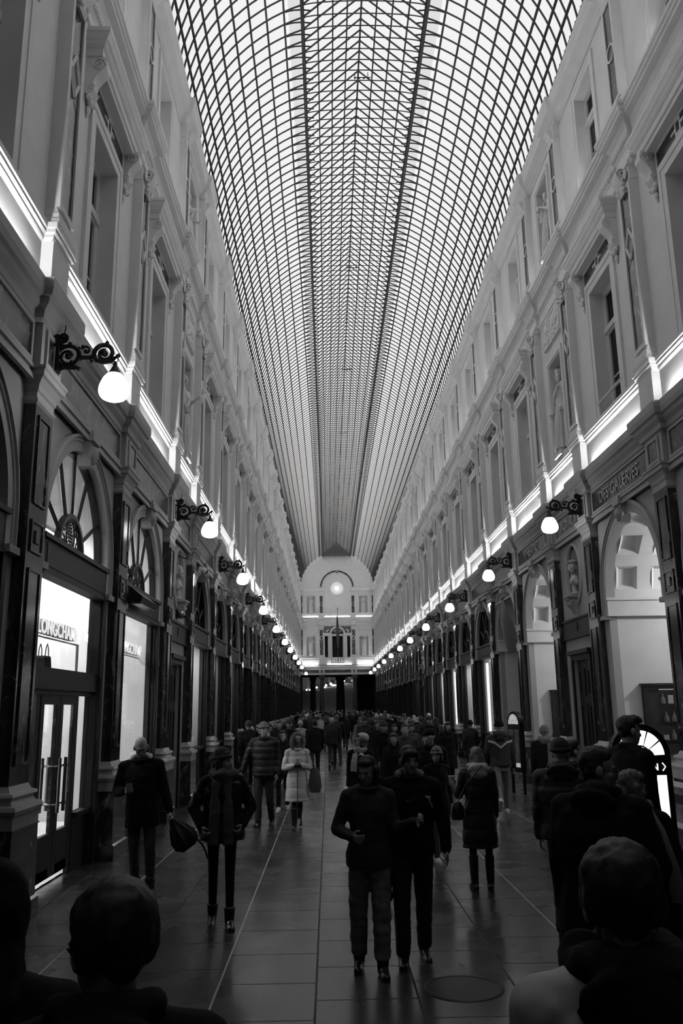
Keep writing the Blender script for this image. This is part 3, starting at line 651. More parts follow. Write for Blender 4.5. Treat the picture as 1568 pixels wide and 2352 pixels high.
        if collar: g.tube([(s.neck + Vector((.075 * cos(a * pi / 8), .02 + .075 * sin(a * pi / 8), .0 + .015 * sin(a * pi / 8 + pi)))) for a in range(16)], .026, 8, closed=True)
        def post(c, n):
            z = c.z; d = 0
            if quilt: d += .013 * (abs(sin(z * pi * quilt)) ** .45 - .6)
            d += wr * (noise.noise(c * 9) + .6 * noise.noise(c * 21 + Vector((3, 1, 7))))
            return c + n * d
        return s.fin(remesh(g, name, vox, 3, .5, post))
    def trousers(s, bulk=1.0, vox=.012, cuff=.0, name='trousers', wide=0, wr=.006, top=.99):
        g = G(); b = bulk; p = s.up(0, 0, .92)
        g.rings([(0, 0, .80, .13 * b, .105 * b), (0, 0, .90, .165 * b, .122 * b), (0, s.up(0, 0, top).y, top, .15 * b, .11 * b)])
        for sd in (1, -1):
            h, k, a, an = s.leg[sd]; e = a + (k - a) * cuff; m = a + (k - a) * .5
            g.cap(h, k, .096 * b, .070 * b + wide); g.tube([k + (k - a).normalized() * .03, k, m, e], [.064 * b + wide, .068 * b + wide, .062 * b + wide, .056 * b + wide], 12)
        post = (lambda c, n: c + n * wr * (noise.noise(Vector((c.x * 8, c.y * 8, c.z * 16))) + .6 * noise.noise(c * 24)))
        return s.fin(remesh(g, name, vox, 3, .5, post))
    def shoes(s, boot=0, heel=0, vox=.009, bulk=1.0, only=None):
        g = G()
        for sd in (1, -1):
            if only and sd != only: continue
            h, k, a, an = s.leg[sd]; t = radians(an * .9) if an < -12 else 0
            R = Matrix.Rotation(t, 3, 'X'); f = lambda x, y, z: a + R @ Vector((x + sd * y * .12, y, z))
            g.cap(f(0, -.05, -.04), f(0, .04, -.035), .043 * bulk, .046 * bulk); g.cap(f(0, .03, -.042), f(0, .145, -.052), .046 * bulk, .036 * bulk); g.tube([f(0, -.085, -.078 - heel), f(0, .0, -.078 - heel * .5), f(0, .1, -.080), f(0, .185, -.078)], [(.036, .010), (.038, .010), (.046, .010), (.028, .010)], 8)
            g.cap(f(0, -.015, -.03), f(0, -.005, .03), .048, .050)
            if boot: g.tube([a + (k - a) * .05, a + (k - a) * .3, a + (k - a) * boot], [.052, .056, .064], 12)
            if heel: g.cap(f(0, -.07, -.05), f(0, -.075, -.075 - heel), .03, .018)
        return s.fin(remesh(g, 'shoes', vox, 2))
    def hair(s, style='short', vox=.009):
        g = G(); h = s.hd; m = s.hrot; F = .95 if s.female else 1
        g.ball(h(0, -.030, .052), (.080 * F, .092, .090), 16, 11, m); g.ball(h(0, -.02, .085), (.07, .085, .058), 14, 9, m)
        for q in (1, -1): g.ball(h(q * .060 * F, -.045, .015), (.019, .040, .055), 10, 8, m); g.cap(h(q * .068 * F, .012, .03), h(q * .069 * F, .008, -.005), .010, .008)
        g.ball(h(0, -.072, -.008), (.054, .030, .055), 12, 8, m)
        if style == 'full':
            g.ball(h(0, -.025, .058), (.094, .105, .098), 18, 12, m)
            for q in (1, -1): g.ball(h(q * .068, -.03, .02), (.030, .055, .06), 10, 8, m)
        if style == 'quiff': g.ball(h(0, .045, .105), (.066, .055, .040), 12, 8, m); g.ball(h(.02, .075, .10), (.05, .03, .024), 10, 7, m)
        if style == 'fringe':
            g.ball(h(0, .055, .072), (.068, .040, .038), 12, 8, m)
            for q in (1, -1): g.ball(h(q * .055, .035, .04), (.026, .035, .06), 10, 8, m)
        if style in ('long', 'bob'):
            dz = -.16 if style == 'long' else -.07
            for q in (1, -1): g.cap(h(q * .072, -.015, .02), h(q * .076, -.01, dz), .034, .036, 10)
            g.cap(h(0, -.07, .0), h(0, -.075, dz), .062, .07, 12); g.ball(h(0, .03, .088), (.07, .05, .038), 12, 8, m)
            if style == 'bob': g.ball(h(.05, -.04, -.07), (.06, .05, .04), 10, 7, m); g.ball(h(-.05, -.05, -.08), (.06, .05, .04), 10, 7, m)
        if style == 'cowl': g.cap(h(0, -.09, .02), h(0, -.12, -.05), .05, .05)
        return s.fin(remesh(g, 'hair', vox, 1, .4, lambda c, n: c + n * (.006 * (noise.noise(Vector((c.x * 40, c.y * 40, c.z * 12))) + noise.noise(c * 70) * .5) + .008 * noise.noise(c * 14))))
    def hat(s, style='beanie', vox=.009):
        g = G(); h = s.hd; m = s.hrot
        if style == 'beanie':
            g.ball(h(0, -.022, .070), (.088, .103, .092), 18, 12, m); g.tube([h(.088 * cos(a * pi / 10), -.018 + .103 * sin(a * pi / 10), .048 + .012 * sin(a * pi / 10)) for a in range(20)], .019, 8, closed=True)
        elif style == 'slouch':
            g.ball(h(0, -.045, .075), (.098, .115, .085), 18, 12, m); g.ball(h(0, -.02, .06), (.088, .10, .07), 16, 10, m)
        elif style == 'cap':
            g.ball(h(0, -.018, .066), (.086, .102, .075), 18, 12, m); g.ball(h(0, .10, .062), (.062, .075, .010), 14, 7, m)
        return s.fin(remesh(g, 'hat', vox, 2, .5, lambda c, n: c + n * .0035 * noise.noise(c * 45)))
    def hood(s, up_=False, size=1.0, vox=.011, name='hood'):
        g = G(); n = s.neck; h = s.hd
        if up_: g.ball(h(0, -.035, .03), (.102, .105, .135), 16, 11, s.hrot); g.cap(h(0, -.05, -.06), n + Vector((0, -.05, -.03)), .10, .13)
        else:
            k = size; L = [radians(155 + 23 * i) for i in range(11)]
            g.tube([n + Vector((.10 * k * cos(a), .015 + .10 * k * sin(a), .015 - .012 * sin(a))) for a in L], [.024 + .022 * sin(pi * i / 10) for i in range(11)], 10)
            R = Matrix.Rotation(radians(18), 4, 'X'); g.ball(n + Vector((0, -.115, -.03)), (.135 * k, .04, .075 * k), 16, 9, R); g.ball(n + Vector((0, -.125, -.085)), (.10 * k, .032, .06 * k), 14, 9, R)
        return s.fin(remesh(g, name, vox, 3, .5, lambda c, n_: c + n_ * (.008 * noise.noise(c * 16) + .004 * noise.noise(c * 34))))
    def ruff(s, r=.13, t=.045, name='fur_trim', vox=.011):     # fur edge standing round the face
        g = G(); h = s.hd
        g.tube([h(r * .78 * cos(a * pi / 10), .025 - .03 * sin(a * pi / 10), .005 + r * sin(a * pi / 10)) for a in range(20)], t, 10, closed=True)
        return s.fin(remesh(g, name, vox, 1, .4, lambda c, n_: c + n_ * .018 * (noise.noise(c * 55) + .5 * noise.noise(c * 110))))
    def scarf(s, t=.045, tails=1, name='scarf', vox=.012, drop=.35, spread=.09):
        g = G(); n = s.neck
        for dz in (0, .035): g.tube([n + Vector(((.085 + dz * .3) * cos(a * pi / 8), .02 + (.085 + dz * .3) * sin(a * pi / 8), dz - .03 + .02 * sin(a * 2.1))) for a in range(16)], t, 8, closed=True)
        for i in range(tails):
            x = spread if i == 0 else -spread * .6
            a, b = s.up(x * .7, .13, 1.42), s.up(x, .175, 1.42 - drop); g.tube([a, (a + b) / 2 + Vector((0, .02, 0)), b], [(.05, .022), (.06, .022), (.065, .018)], 10, flat=(0, 1, 0))
        return s.fin(remesh(g, name, vox, 3, .5, lambda c, n_: c + n_ * .006 * noise.noise(c * 18)))
    def glasses(s):
        g = G(); h = s.hd
        for q in (1, -1):
            g.tube([h(q * .032 + .024 * cos(a * pi / 7), .098, .008 + .018 * sin(a * pi / 7)) for a in range(14)], .0028, 5, closed=True); g.tube([h(q * .056, .096, .012), h(q * .078, .05, .012), h(q * .080, -.005, .008)], .0026, 5)
        g.tube([h(-.009, .10, .012), h(.009, .10, .012)], .0026, 5)
        return s.fin(g.mesh('glasses'))
    def eyes(s):
        g = G()
        for q in (1, -1): g.ball(s.hd(q * .030, .0795, .010), (.010, .005, .0045), 8, 6, s.hrot)
        return s.fin(g.mesh('eyes'))
    def brows(s):
        g = G()
        for q in (1, -1): g.tube([s.hd(q * .016, .0915, .028), s.hd(q * .032, .091, .034), s.hd(q * .047, .080, .028)], .0042, 6)
        return s.fin(g.mesh('eyebrows'))
def put(fig, loc, face, label, parts, name='person', cat='person', group=None):    # face: compass heading in degrees, 0 looks down the gallery, 180 at the viewer
    e = empty(name, (loc[0], loc[1], loc[2] if len(loc) > 2 else 0), radians(-face), label=label, cat=cat, group=group)
    for nm, me, m in parts:
        link(nm, me, m, e)
    return e

# ---------------------------------------------------------------- wall lamps on scrolled iron brackets
def spiral(c, R, r0, a0, turns, n=30, y=0): return [(c[0] + (R + (r0 - R) * i / n) * cos(a0 + turns * 2 * pi * i / n), y, c[1] + (R + (r0 - R) * i / n) * sin(a0 + turns * 2 * pi * i / n)) for i in range(n + 1)]
g = G()
def scroll(c, R, a0, turns, t, ballr): g.tube(spiral(c, R, ballr, a0, turns), [t * (1 - .35 * i / 30) for i in range(31)], 7); g.ball((c[0], 0, c[1]), ballr, 10, 7)
g.tube([(.287 + .132 * cos(i * pi / 14), 0, 6.165 + .132 * sin(i * pi / 14)) for i in range(28)], .026, 7, closed=True); scroll((.287, 6.17), .125, pi * .2, -1.1, .022, .042)
scroll((.71, 6.20), .128, pi * 1.15, -1.35, .030, .042); g.tube([(.58, 0, 6.17), (.62, 0, 6.115), (.70, 0, 6.09), (.79, 0, 6.10), (.84, 0, 6.15), (.873, 0, 6.17)], [.022, .03, .03, .026, .018, .014], 7)
scroll((.49, 6.24), .055, pi * .9, -1.0, .017, .018); g.tube([(.40, 0, 6.13), (.46, 0, 6.15), (.53, 0, 6.15), (.60, 0, 6.17)], .026, 7)
scroll((.215, 6.405), .06, pi * 1.2, 1.0, .020, .034); g.tube([(.16, 0, 6.40), (.17, 0, 6.34), (.21, 0, 6.30), (.26, 0, 6.29)], .024, 7); g.tube([(.225, 0, 6.46), (.235, 0, 6.52), (.232, 0, 6.56)], .007, 5)
for b in ((.30, 6.325, .026), (.735, 6.335, .024), (.873, 6.17, .026), (.42, 6.01, .028), (.567, 6.10, .024), (.45, 6.29, .02), (.41, 6.27, .018), (.33, 6.09, .03)): g.ball((b[0], 0, b[1]), b[2], 9, 7)
g.tube([(.17, 0, 6.0), (.24, 0, 6.03), (.33, 0, 6.02), (.42, 0, 6.02)], [.03, .026, .024, .02], 7); g.tube([(.55, 0, 6.15), (.555, 0, 6.11), (.575, 0, 6.1)], .015, 6)
g.box(.15, .19, -.06, .06, 5.97, 6.42); LB = g.mesh('bracket')
g = G().tube([(.845 + .028 * cos(i * pi / 6), 0, 6.115 + .03 * sin(i * pi / 6)) for i in range(12)], .006, 5, closed=True); g.tube([(.80, 0, 6.12), (.795, 0, 6.085), (.815, 0, 6.066), (.845, 0, 6.068)], .0035, 5); LH = g.mesh('hook')
LC = G().lathe([(.0, 6.10), (.012, 6.098), (.02, 6.075), (.028, 6.068), (.028, 6.055), (.02, 6.05), (.05, 5.99), (.07, 5.955), (.088, 5.925), (.06, 5.93), (0, 5.94)], (.84, 0, 0), 24).mesh('cap')
LG = G().lathe([(0, 5.945), (.07, 5.942), (.09, 5.93), (.125, 5.885), (.155, 5.82), (.172, 5.765), (.176, 5.73), (.172, 5.70), (.158, 5.665), (.13, 5.635), (.085, 5.615), (.04, 5.608), (0, 5.606)], (.84, 0, 0), 28).mesh('globe')
LGoff = LG.copy()
for s, sd, rz in SIDES:
    for k in range(-4, 21, 2):
        off = s < 0 and k == 18
        e = empty('wall_lamp', (s * W, PY(k) + .04 * s * -1, 0), rz, label=('unlit opal lamp on a scrolled iron bracket, last but one along the left wall' if off else 'glowing opal globe on a scrolled iron bracket, %s lamp along the %s wall' % (ORD[(k + 4) // 2], sd)), cat='wall lamp', group='bracket lamps of the %s wall' % sd)
        link('bracket', LB, 'iron', e); link('hook', LH, 'iron', e); link('cap', LC, 'iron', e); link('globe', LGoff if off else LG, 'stone' if off else 'globe', e)

# ---------------------------------------------------------------- shopfronts under the arches
X0 = -.13
def fan_meshes():
    g = G(); g.ring([(AR - .045, X0 - .03), (AR - .045, X0 + .07), (AR + .02, X0 + .07), (AR + .02, X0 - .03)], 0, ASP, 0, pi, 28)
    for a in (28, 62, 90, 118, 152):
        c, s_ = cos(radians(a)), sin(radians(a)); g.tube([(X0 + .02, .52 * c, ASP + .52 * s_), (X0 + .02, (AR - .05) * c, ASP + (AR - .05) * s_)], .028, 6)
    fan = g.mesh('fanlight_bars'); g = G()
    g.ring([(.50, X0 - .02), (.50, X0 + .06), (.56, X0 + .06), (.56, X0 - .02)], 0, ASP, 0, pi, 24)
    x = X0 + .02
    g.tube([(x, .17 * cos(i * pi / 12), ASP + .26 + .22 * sin(i * pi / 12)) for i in range(24)], .016, 6, closed=True)
    for i in range(-4, 5):
        g.tube([(x, i * .045 - .1, ASP + .06), (x, i * .045 + .1, ASP + .46)], .006, 4) if abs(i) < 3 else None
        g.tube([(x, i * .045 + .1, ASP + .06), (x, i * .045 - .1, ASP + .46)], .006, 4) if abs(i) < 3 else None
    for q in (1, -1):
        for c, R, a0, t in (((q * .33, ASP + .14), .11, 0, 1.4), ((q * .27, ASP + .35), .08, 1.5, -1.3), ((q * .12, ASP + .08), .06, 2, 1.2), ((q * .42, ASP + .1), .05, 3, 1.1)):
            P = spiral(c, R, .012, a0, t, 22); g.tube([(x, p[0], p[2]) for p in P], .013, 5)
    return fan, g.mesh('grille')
FAN, GRILLE = fan_meshes()
def half_disc(R, x): return G().extx([(R * cos(pi * i / 28), ASP + R * sin(pi * i / 28)) for i in range(29)], x - .004, x + .004).mesh('pane')
FANP = half_disc(AR, X0)
def shop_frame(door=False):
    g = G(); g.box(X0 - .05, .03, -AR, AR, 3.72, 4.14); g.box(X0, .07, -AR - .05, AR + .05, 4.12, 4.18); g.box(X0, .05, -AR, AR, 3.70, 3.75); g.box(.03, .04, -AR + .12, AR - .12, 3.8, 4.08)
    for q in (1, -1): g.box(X0 - .06, -.02, q * AR - .03, q * AR + .03, 0, 3.74); g.box(-.04, .03, q * (AR + .05) - .055, q * (AR + .05) + .055, 0, 3.74)
    if door:
        g.box(X0 - .05, -.03, -AR, AR, 2.36, 2.62); g.box(X0 - .02, X0 + .05, -AR, AR, 2.3, 2.4)
        for y in (-.80, .78): g.box(X0 - .04, X0 + .02, y - .045, y + .045, 0, 2.36)
        for a, b in ((-AR, -.80), (.78, AR)): g.box(X0 - .04, X0 + .03, a, b, 0, .74)
        g.box(X0 - .05, X0 + .09, -AR, -.8, .70, .76); g.box(X0 - .05, X0 + .09, .78, AR, .70, .76)
    else:
        g.box(X0 - .05, X0 + .04, -AR, AR, 0, 1.10); g.box(X0 - .05, X0 + .12, -AR, AR, 1.06, 1.14); g.box(X0 + .04, X0 + .06, -.9, .9, .2, .95)
        g.box(X0 - .04, X0 + .04, AR - .10, AR - .02, 1.1, 3.74); g.box(X0 - .04, X0 + .04, -AR + .02, -AR + .10, 1.1, 3.74)
    return g.mesh('frame')
SF, SFD = shop_frame(), shop_frame(True)
SP = G().box(X0 - .006, X0 + .006, -AR + .03, AR - .03, 1.14, 3.72).mesh('pane'); SPD = G().box(X0 - .006, X0 + .006, -AR + .03, AR - .03, 2.62, 3.70).mesh('pane')
SPS = [G().box(X0 - .006, X0 + .006, a, b, .76, 2.34).mesh('pane') for a, b in ((-AR + .03, -.85), (.83, AR - .03))]
def booth(g, h, depth, z1=3.72):            # lit display box behind the pane
    g.add([(X0 - depth, -h, .05), (X0 - depth, h, .05), (X0 - depth, h, z1), (X0 - depth, -h, z1)], [(0, 1, 2, 3)])
    for q in (-h, h): g.add([(X0 - depth, q, .05), (X0 - .06, q, .05), (X0 - .06, q, z1), (X0 - depth, q, z1)], [(0, 1, 2, 3)])
    for z in (.05, z1): g.add([(X0 - depth, -h, z), (X0 - .06, -h, z), (X0 - .06, h, z), (X0 - depth, h, z)], [(0, 1, 2, 3)])
BOOTH = G(); booth(BOOTH, AR - .02, 1.0); BOOTH = BOOTH.mesh('display_lining')
LIT = {(-1, 1): .5, (-1, 2): .12, (-1, 3): .35, (-1, 5): .5, (1, 3): .10, (1, 4): .45, (1, 5): .35, (1, 6): .6, (1, 7): .3, (1, 9): .3, (-1, 9): .25}
PASS = {(1, -1), (1, 1), (1, 2)}
for s, sd, rz in SIDES:
    for k in range(KMIN, KMAX + 1):
        wall, yc, n = bays[s, k]
        if n or (s, k) in PASS: continue
        door = (s, k) == (-1, -2); lit = (s, k) in LIT or (s < 0 and k in (-2, -1))
        e = empty('shopfront', (s * (W - LOW), yc, 0), rz, label='%s arched wooden shopfront in the %s bay of the %s wall' % ('brightly lit' if lit else 'dark', nth(k), sd), cat='shopfront', group='arched shopfronts on the %s' % sd)
        link('frame', SFD if door else SF, 'wood', e); link('fanlight_bars', FAN, 'wood', e); link('grille', GRILLE, 'iron', e); link('fanlight_pane', FANP, 'glass', e); link('pane', SPD if door else SP, 'glass', e)
        if door:
            for me in SPS: link('pane', me, 'glass', e)
            for a, b, hy in ((-.75, -.01, -.12), (.01, .73, .12)):
                dg = G(); frame_rect(dg, a, b, .10, 2.3, .12, X0 - .02, X0 + .03); dg.box(X0 - .03, X0 + .03, a + .13, b - .13, .1, .62); d = dg.obj('door', 'wood', e)
                G().box(X0 + .018, X0 + .026, a + .12, b - .12, .6, 2.2).obj('door_pane', 'glass', d)
                for xx in (X0 + .10, X0 - .12):
                    hg = G().tube([(xx, hy, .86), (xx, hy, 1.52)], .022, 10)
                    for z in (.96, 1.42): hg.tube([(xx, hy, z), (X0, hy, z)], .012, 8); hg.lathe([(.024, -.02), (.028, -.02), (.028, .02), (.024, .02)], (xx, hy, z), 10)
                    hg.obj('handle', 'steel', d)
        if (s, k) in LIT:
            link('display_lining', BOOTH, 'roomg', e); lv = LIT[s, k]
            li = G().box(X0 - .8, X0 - .3, -AR * .8, AR * .8, 3.66, 3.70).mesh('light_panel'); mm = emit('shop_light_%d_%d' % (s, k), lv * 30); link('light_panel', li, mm, e)
            if s > 0 and k in (3, 5):
                tg = empty('light_tube', (s * (W - LOW), yc, 0), rz, label='tall white light tube standing behind the pane of the %s right shopfront' % nth(k), cat='light tube'); G().box(X0 - .16, X0 - .09, -1.16, -1.02, 1.16, 3.6).obj('tube', 'tube', tg); G().box(X0 - .17, X0 - .08, -1.18, -1.0, 1.06, 1.16).obj('socket', 'iron', tg)
# white room behind the first two left shopfronts
y0, y1 = PY(-2) + .1, PY(0) - .1
g = G(); xa, xb = -W - 3.2, -W - .235
for q in (((xa, y0, .02), (xa, y1, .02), (xa, y1, 5.7), (xa, y0, 5.7)), ((xa, y0, .02), (xb, y0, .02), (xb, y0, 5.7), (xa, y0, 5.7)), ((xa, y1, .02), (xb, y1, .02), (xb, y1, 5.7), (xa, y1, 5.7)), ((xa, y0, 5.7), (xb, y0, 5.7), (xb, y1, 5.7), (xa, y1, 5.7)), ((xa, y0, .02), (xb, y0, .02), (xb, y1, .02), (xa, y1, .02))): g.add(q, [(0, 1, 2, 3)])
tag(g.obj('wall_shop_interior', 'room'), 'white walls inside the brightly lit left shop', 'wall', kind='structure')
for i, y in enumerate((9.9, 11.2, 12.5, 14.0, 15.3, 16.6)):
    e = empty('ceiling_light', (-W - 2.6, y, 5.66), 0, label='bright square ceiling light in the white shop, %s from the camera' % ORD[i], cat='ceiling light', group='ceiling lights in the white shop')
    G().box(-.34, .34, -.34, .34, -.02, .03).obj('housing', 'steel', e); G().box(-.3, .3, -.3, .3, -.035, -.02).obj('diffuser', 'shop', e)
def text(s_, size, depth, m, name, font_off=0):
    cu = bpy.data.curves.new(name, 'FONT'); cu.body = s_; cu.size = size; cu.extrude = depth; cu.align_x = 'CENTER'; cu.offset = font_off; cu.space_character = 1.08
    o = bpy.data.objects.new('tmp', cu); WORK.collection.objects.link(o); WORK.view_layers[0].update(); dg = WORK.view_layers[0].depsgraph; me = bpy.data.meshes.new_from_object(o.evaluated_get(dg)); me.name = name
    bpy.data.objects.remove(o); me.materials.clear(); me.materials.append(M[m]); return me
LONG = text('LONGCHAMP', .27, .05, 'white', 'sign_letters', .004); LONG.transform(Matrix.Rotation(pi / 2, 4, 'X')); LONG.transform(Matrix.Rotation(pi / 2, 4, 'Z'))
LSIDE = text('LONGCHAMP', .27, .05, 'roomg', 'letter_sides', .002); LSIDE.transform(Matrix.Rotation(pi / 2, 4, 'X')); LSIDE.transform(Matrix.Rotation(pi / 2, 4, 'Z'))
LFACE = text('LONGCHAMP', .27, .004, 'panel', 'letter_faces', .005); LFACE.transform(Matrix.Rotation(pi / 2, 4, 'X')); LFACE.transform(Matrix.Rotation(pi / 2, 4, 'Z')); LFACE.transform(Matrix.Translation((.056, 0, 0)))
for (y, z, w_) in ((11.72, 3.1, 'over the glass double door'), (16.05, 3.14, 'in the window beside the dark doorway')):
    e = empty('shop_sign', (-W - .47, y, z), 0, label='raised white letters reading LONGCHAMP %s' % w_, cat='sign', group='letter signs in the white shop'); link('letter_sides', LSIDE, 'roomg', e); link('letter_faces', LFACE, 'panel', e)
    G().tube([(-.04, -.98, -.03), (-.04, 1.22, -.03)], .012, 6).obj('rail', 'roomg', e); G().box(-.06, -.03, 1.2, 1.24, -3.0, -.02).obj('post', 'roomg', e)
e = empty('wall_partition', (-W - 1.5, 12.3, .03), 0, label='grey standing panel inside the white shop behind the letters', cat='partition', kind='structure'); G().box(-.05, .05, -.75, .75, 0, 4.6).obj('panel', 'roomg', e); G().box(-.06, .06, -.86, -.75, 0, 4.7).obj('post', 'room', e)
def handbag(loc, label, m='black'):
    e = empty('handbag', loc, 0, label=label, cat='handbag'); G().stack([(0, 0), (.012, .02), (.0, .17), (-.02, .19)], .13, 0, .06).obj('body', m, e)
    for x in (-.045, .045): G().tube([(x, -.07, .18), (x, -.05, .30), (x, 0, .36), (x, .05, .30), (x, .07, .18)], .007, 6).obj('handle', 'leather', e)
    G().stack([(0, .15), (.004, .15), (.004, .19), (0, .2)], .125, 0, .055).obj('flap', 'leather', e)
tag(G().box(-W - .9, -W - .28, 10.6, 12.6, 2.58, 2.62).obj('display_shelf', 'white'), 'white shelf above the glass shop door', 'shelf')
handbag((-W - .5, 11.38, 2.62), 'black handbag with tall handles on the shelf over the door'); handbag((-W - .62, 14.68, 1.66), 'pale patterned handbag on a white stand in the second shop window', 'mid')
G_ = G().box(-W - .8, -W - .42, 14.45, 14.9, .03, 1.66); tag(G_.obj('display_stand', 'white'), 'white stand under the patterned handbag in the shop window', 'display stand')
e = empty('vanity_mirror', (-W - .52, 15.48, 0), 0, label='tall dark strip of round bulbs standing in the second shop window', cat='bulb strip')
G().box(-.05, .0, -.11, .11, .6, 2.66).obj('backing', 'mid', e); G().box(-.06, .06, -.16, .16, .02, .6).obj('foot', 'white', e)
for i in range(8): G().ball((.03, 0, 2.56 - i * .235), .042, 10, 8).obj('bulb', 'bulb', e)
e = empty('pendant_lamp', (-W - 1.2, 16.2, 3.45), 0, label='small glowing round pendant in the second shop window', cat='pendant lamp'); G().ball((0, 0, 0), (.14, .14, .1)).obj('shade', 'globe', e); G().tube([(0, 0, .1), (0, 0, 2.2)], .006, 5).obj('cord', 'iron', e)
e = empty('heart_ornament', (-W - .36, 10.33, 1.98), 0, label='dark heart shaped ornament hung beside the glass door', cat='ornament')
G().extx([(.15 * sin(t) ** 3 * 1.1, .14 * (13 * cos(t) - 5 * cos(2 * t) - 2 * cos(3 * t) - cos(4 * t)) / 16) for t in [2 * pi * i / 30 for i in range(30)]], -.02, .02).obj('heart', 'grey', e); G().tube([(0, 0, .07), (0, 0, .36)], .004, 4).obj('thread', 'iron', e)
# bulb strip behind the lit window past the first left niche
e = empty('vanity_mirror', (-W - .5, PY(1) + 2.6, 0), 0, label='strip of round bulbs in the lit window beyond the first left niche', cat='bulb strip'); G().box(-.05, 0, -.09, .09, 1.16, 3.0).obj('backing', 'mid', e)
for i in range(6): G().ball((.03, 0, 2.4 - i * .2), .04, 10, 8).obj('bulb', 'bulb', e)

# ---------------------------------------------------------------- niche bays: doors, busts, statues
def bust(face, hat_):
    F_ = Fig(female=True, head=(0, face, 0)); g = G(); F_.head_geo(g); p = F_.neck
    g.rings([(p.x, p.y - .01, 1.30, .10, .07), (p.x, p.y, 1.36, .17, .10), (p.x, p.y, 1.42, .15, .085), (p.x, p.y, 1.48, .06, .055)]); g.cap((0, 0, 1.19), (0, 0, 1.3), .07, .06); g.lathe([(.0, 1.12), (.09, 1.12), (.1, 1.15), (.06, 1.18), (.06, 1.22), (0, 1.22)])
    h = F_.hd; g.ball(h(0, -.035, .05), (.088, .10, .095)); g.ball(h(0, -.1, 0), (.06, .05, .06)); 
    for q in (1, -1): g.ball(h(q * .07, -.02, .0), (.03, .045, .06)); g.cap((q * .12, .02, 1.38), (q * .15, .0, 1.33), .06, .05)
    if hat_:
        g.ball(h(0, -.02, .11), (.075, .09, .05)); g.ball(h(0, .02, .1), (.1, .11, .03))
    g.v = [(y * 1.12, -x * 1.12, (z - 1.12) * 1.12) for x, y, z in g.v]
    g.v = [(x, y, z * 1.12) for x, y, z in g.v]; return remesh(g, 'bust', .012, 2)
CONS = G().ext([(-.1, .0), (.22, 0), (.24, -.05), (.20, -.08), (.2, -.16), (.10, -.30), (.06, -.40), (.08, -.46), (.02, -.52), (-.1, -.5)], -.14, .14); CONS.ext([(-.12, .04), (.26, .04), (.26, 0), (-.12, 0)], -.2, .2)
for q in (1, -1): CONS.tube([(.14 + .07 * cos(a * .6) * (1 - a / 18), q * .14, -.14 + .07 * sin(a * .6) * (1 - a / 18)) for a in range(15)], .02, 6)
CONS = CONS.mesh('console')
BUSTS = {-1: bust(-35, False), 1: bust(55, True)}
def robed(H, head, armR, armL, crown=False):
    F_ = Fig(H, head=head, armR=armR, armL=armL, female=True, thigh=(10, -3), knee=(14, 2), hands=('hold', 'hold')); g = G(); F_.head_geo(g)
    T = [(1.45, .07, .065), (1.40, .16, .09), (1.30, .165, .12), (1.18, .14, .11), (1.05, .155, .12), (.92, .18, .14), (.7, .19, .16), (.4, .20, .17), (.12, .23, .20), (.02, .25, .21)]
    g.rings([(0, 0, z, rx, ry) for z, rx, ry in T][::-1], 28)
    for sd in (1, -1):
        S, E, Wr, fd = F_.arm[sd]; g.cap(S, E, .062, .05); g.cap(E, Wr, .046, .03); F_.hand(g, sd, .012); g.ball(S, .075); h, k, a, an = F_.leg[sd]; g.cap(h, k, .12, .09)
    h = F_.hd; g.ball(h(0, -.03, .055), (.084, .098, .088)); g.ball(h(0, -.09, .0), (.06, .05, .07))
    if crown:
        for i in range(10): g.cap(h(.078 * cos(i * pi / 5), -.02 + .09 * sin(i * pi / 5), .11), h(.082 * cos(i * pi / 5), -.02 + .094 * sin(i * pi / 5), .165), .02, .016)
    g.tube([(-.13, .1, 1.38), (0, .15, 1.2), (.16, .13, .98), (.2, .0, .9), (.1, -.15, 1.0), (-.12, -.1, 1.34)], .045, 8, closed=True)
    def post(c, n):
        a = atan2(c.y, c.x); fz = max(0, min(1, (1.15 - c.z) / .6)); return c + n * (.022 * fz * sin(a * 15 + 3 * noise.noise(c * 3)) + .006 * noise.noise(c * 14))
    me = remesh(g, 'figure', .014, 2, .5, post if True else None); F_.drop = .0; F_.fin(me); me.transform(Matrix.Rotation(-pi / 2, 4, 'Z')); return me
ST = [robed(2.0, (0, 40, 0), ((.45, .1, -1), (.1, .35, -1)), ((.3, 0, -1), (.1, .3, -1)), True), robed(1.72, (-18, 38, 0), ((.35, .3, -1), (-.8, .7, .3)), ((.3, .2, -1), (-.7, .7, .5)))]
ST2 = [robed(2.0, (0, -40, 0), ((.4, .2, -1), (.1, .3, -1)), ((.4, .3, -1), (-.5, .9, .5)), False), robed(1.72, (-10, -35, 0), ((.35, .3, -1), (-.6, .8, .2)), ((.3, .2, -1), (-.3, .7, -.4)))]
def statue(loc, rz, me, label, x):
    e = empty('statue', loc, rz, label=label, cat='statue'); link('figure', me, 'statue', e, (x, 0, .15)); G().stack([(0, 0), (.02, .02), (0, .05), (0, .12), (.01, .15)], .24, 0, .2).obj('pedestal', 'statue', e, (x, 0, 0)); return e
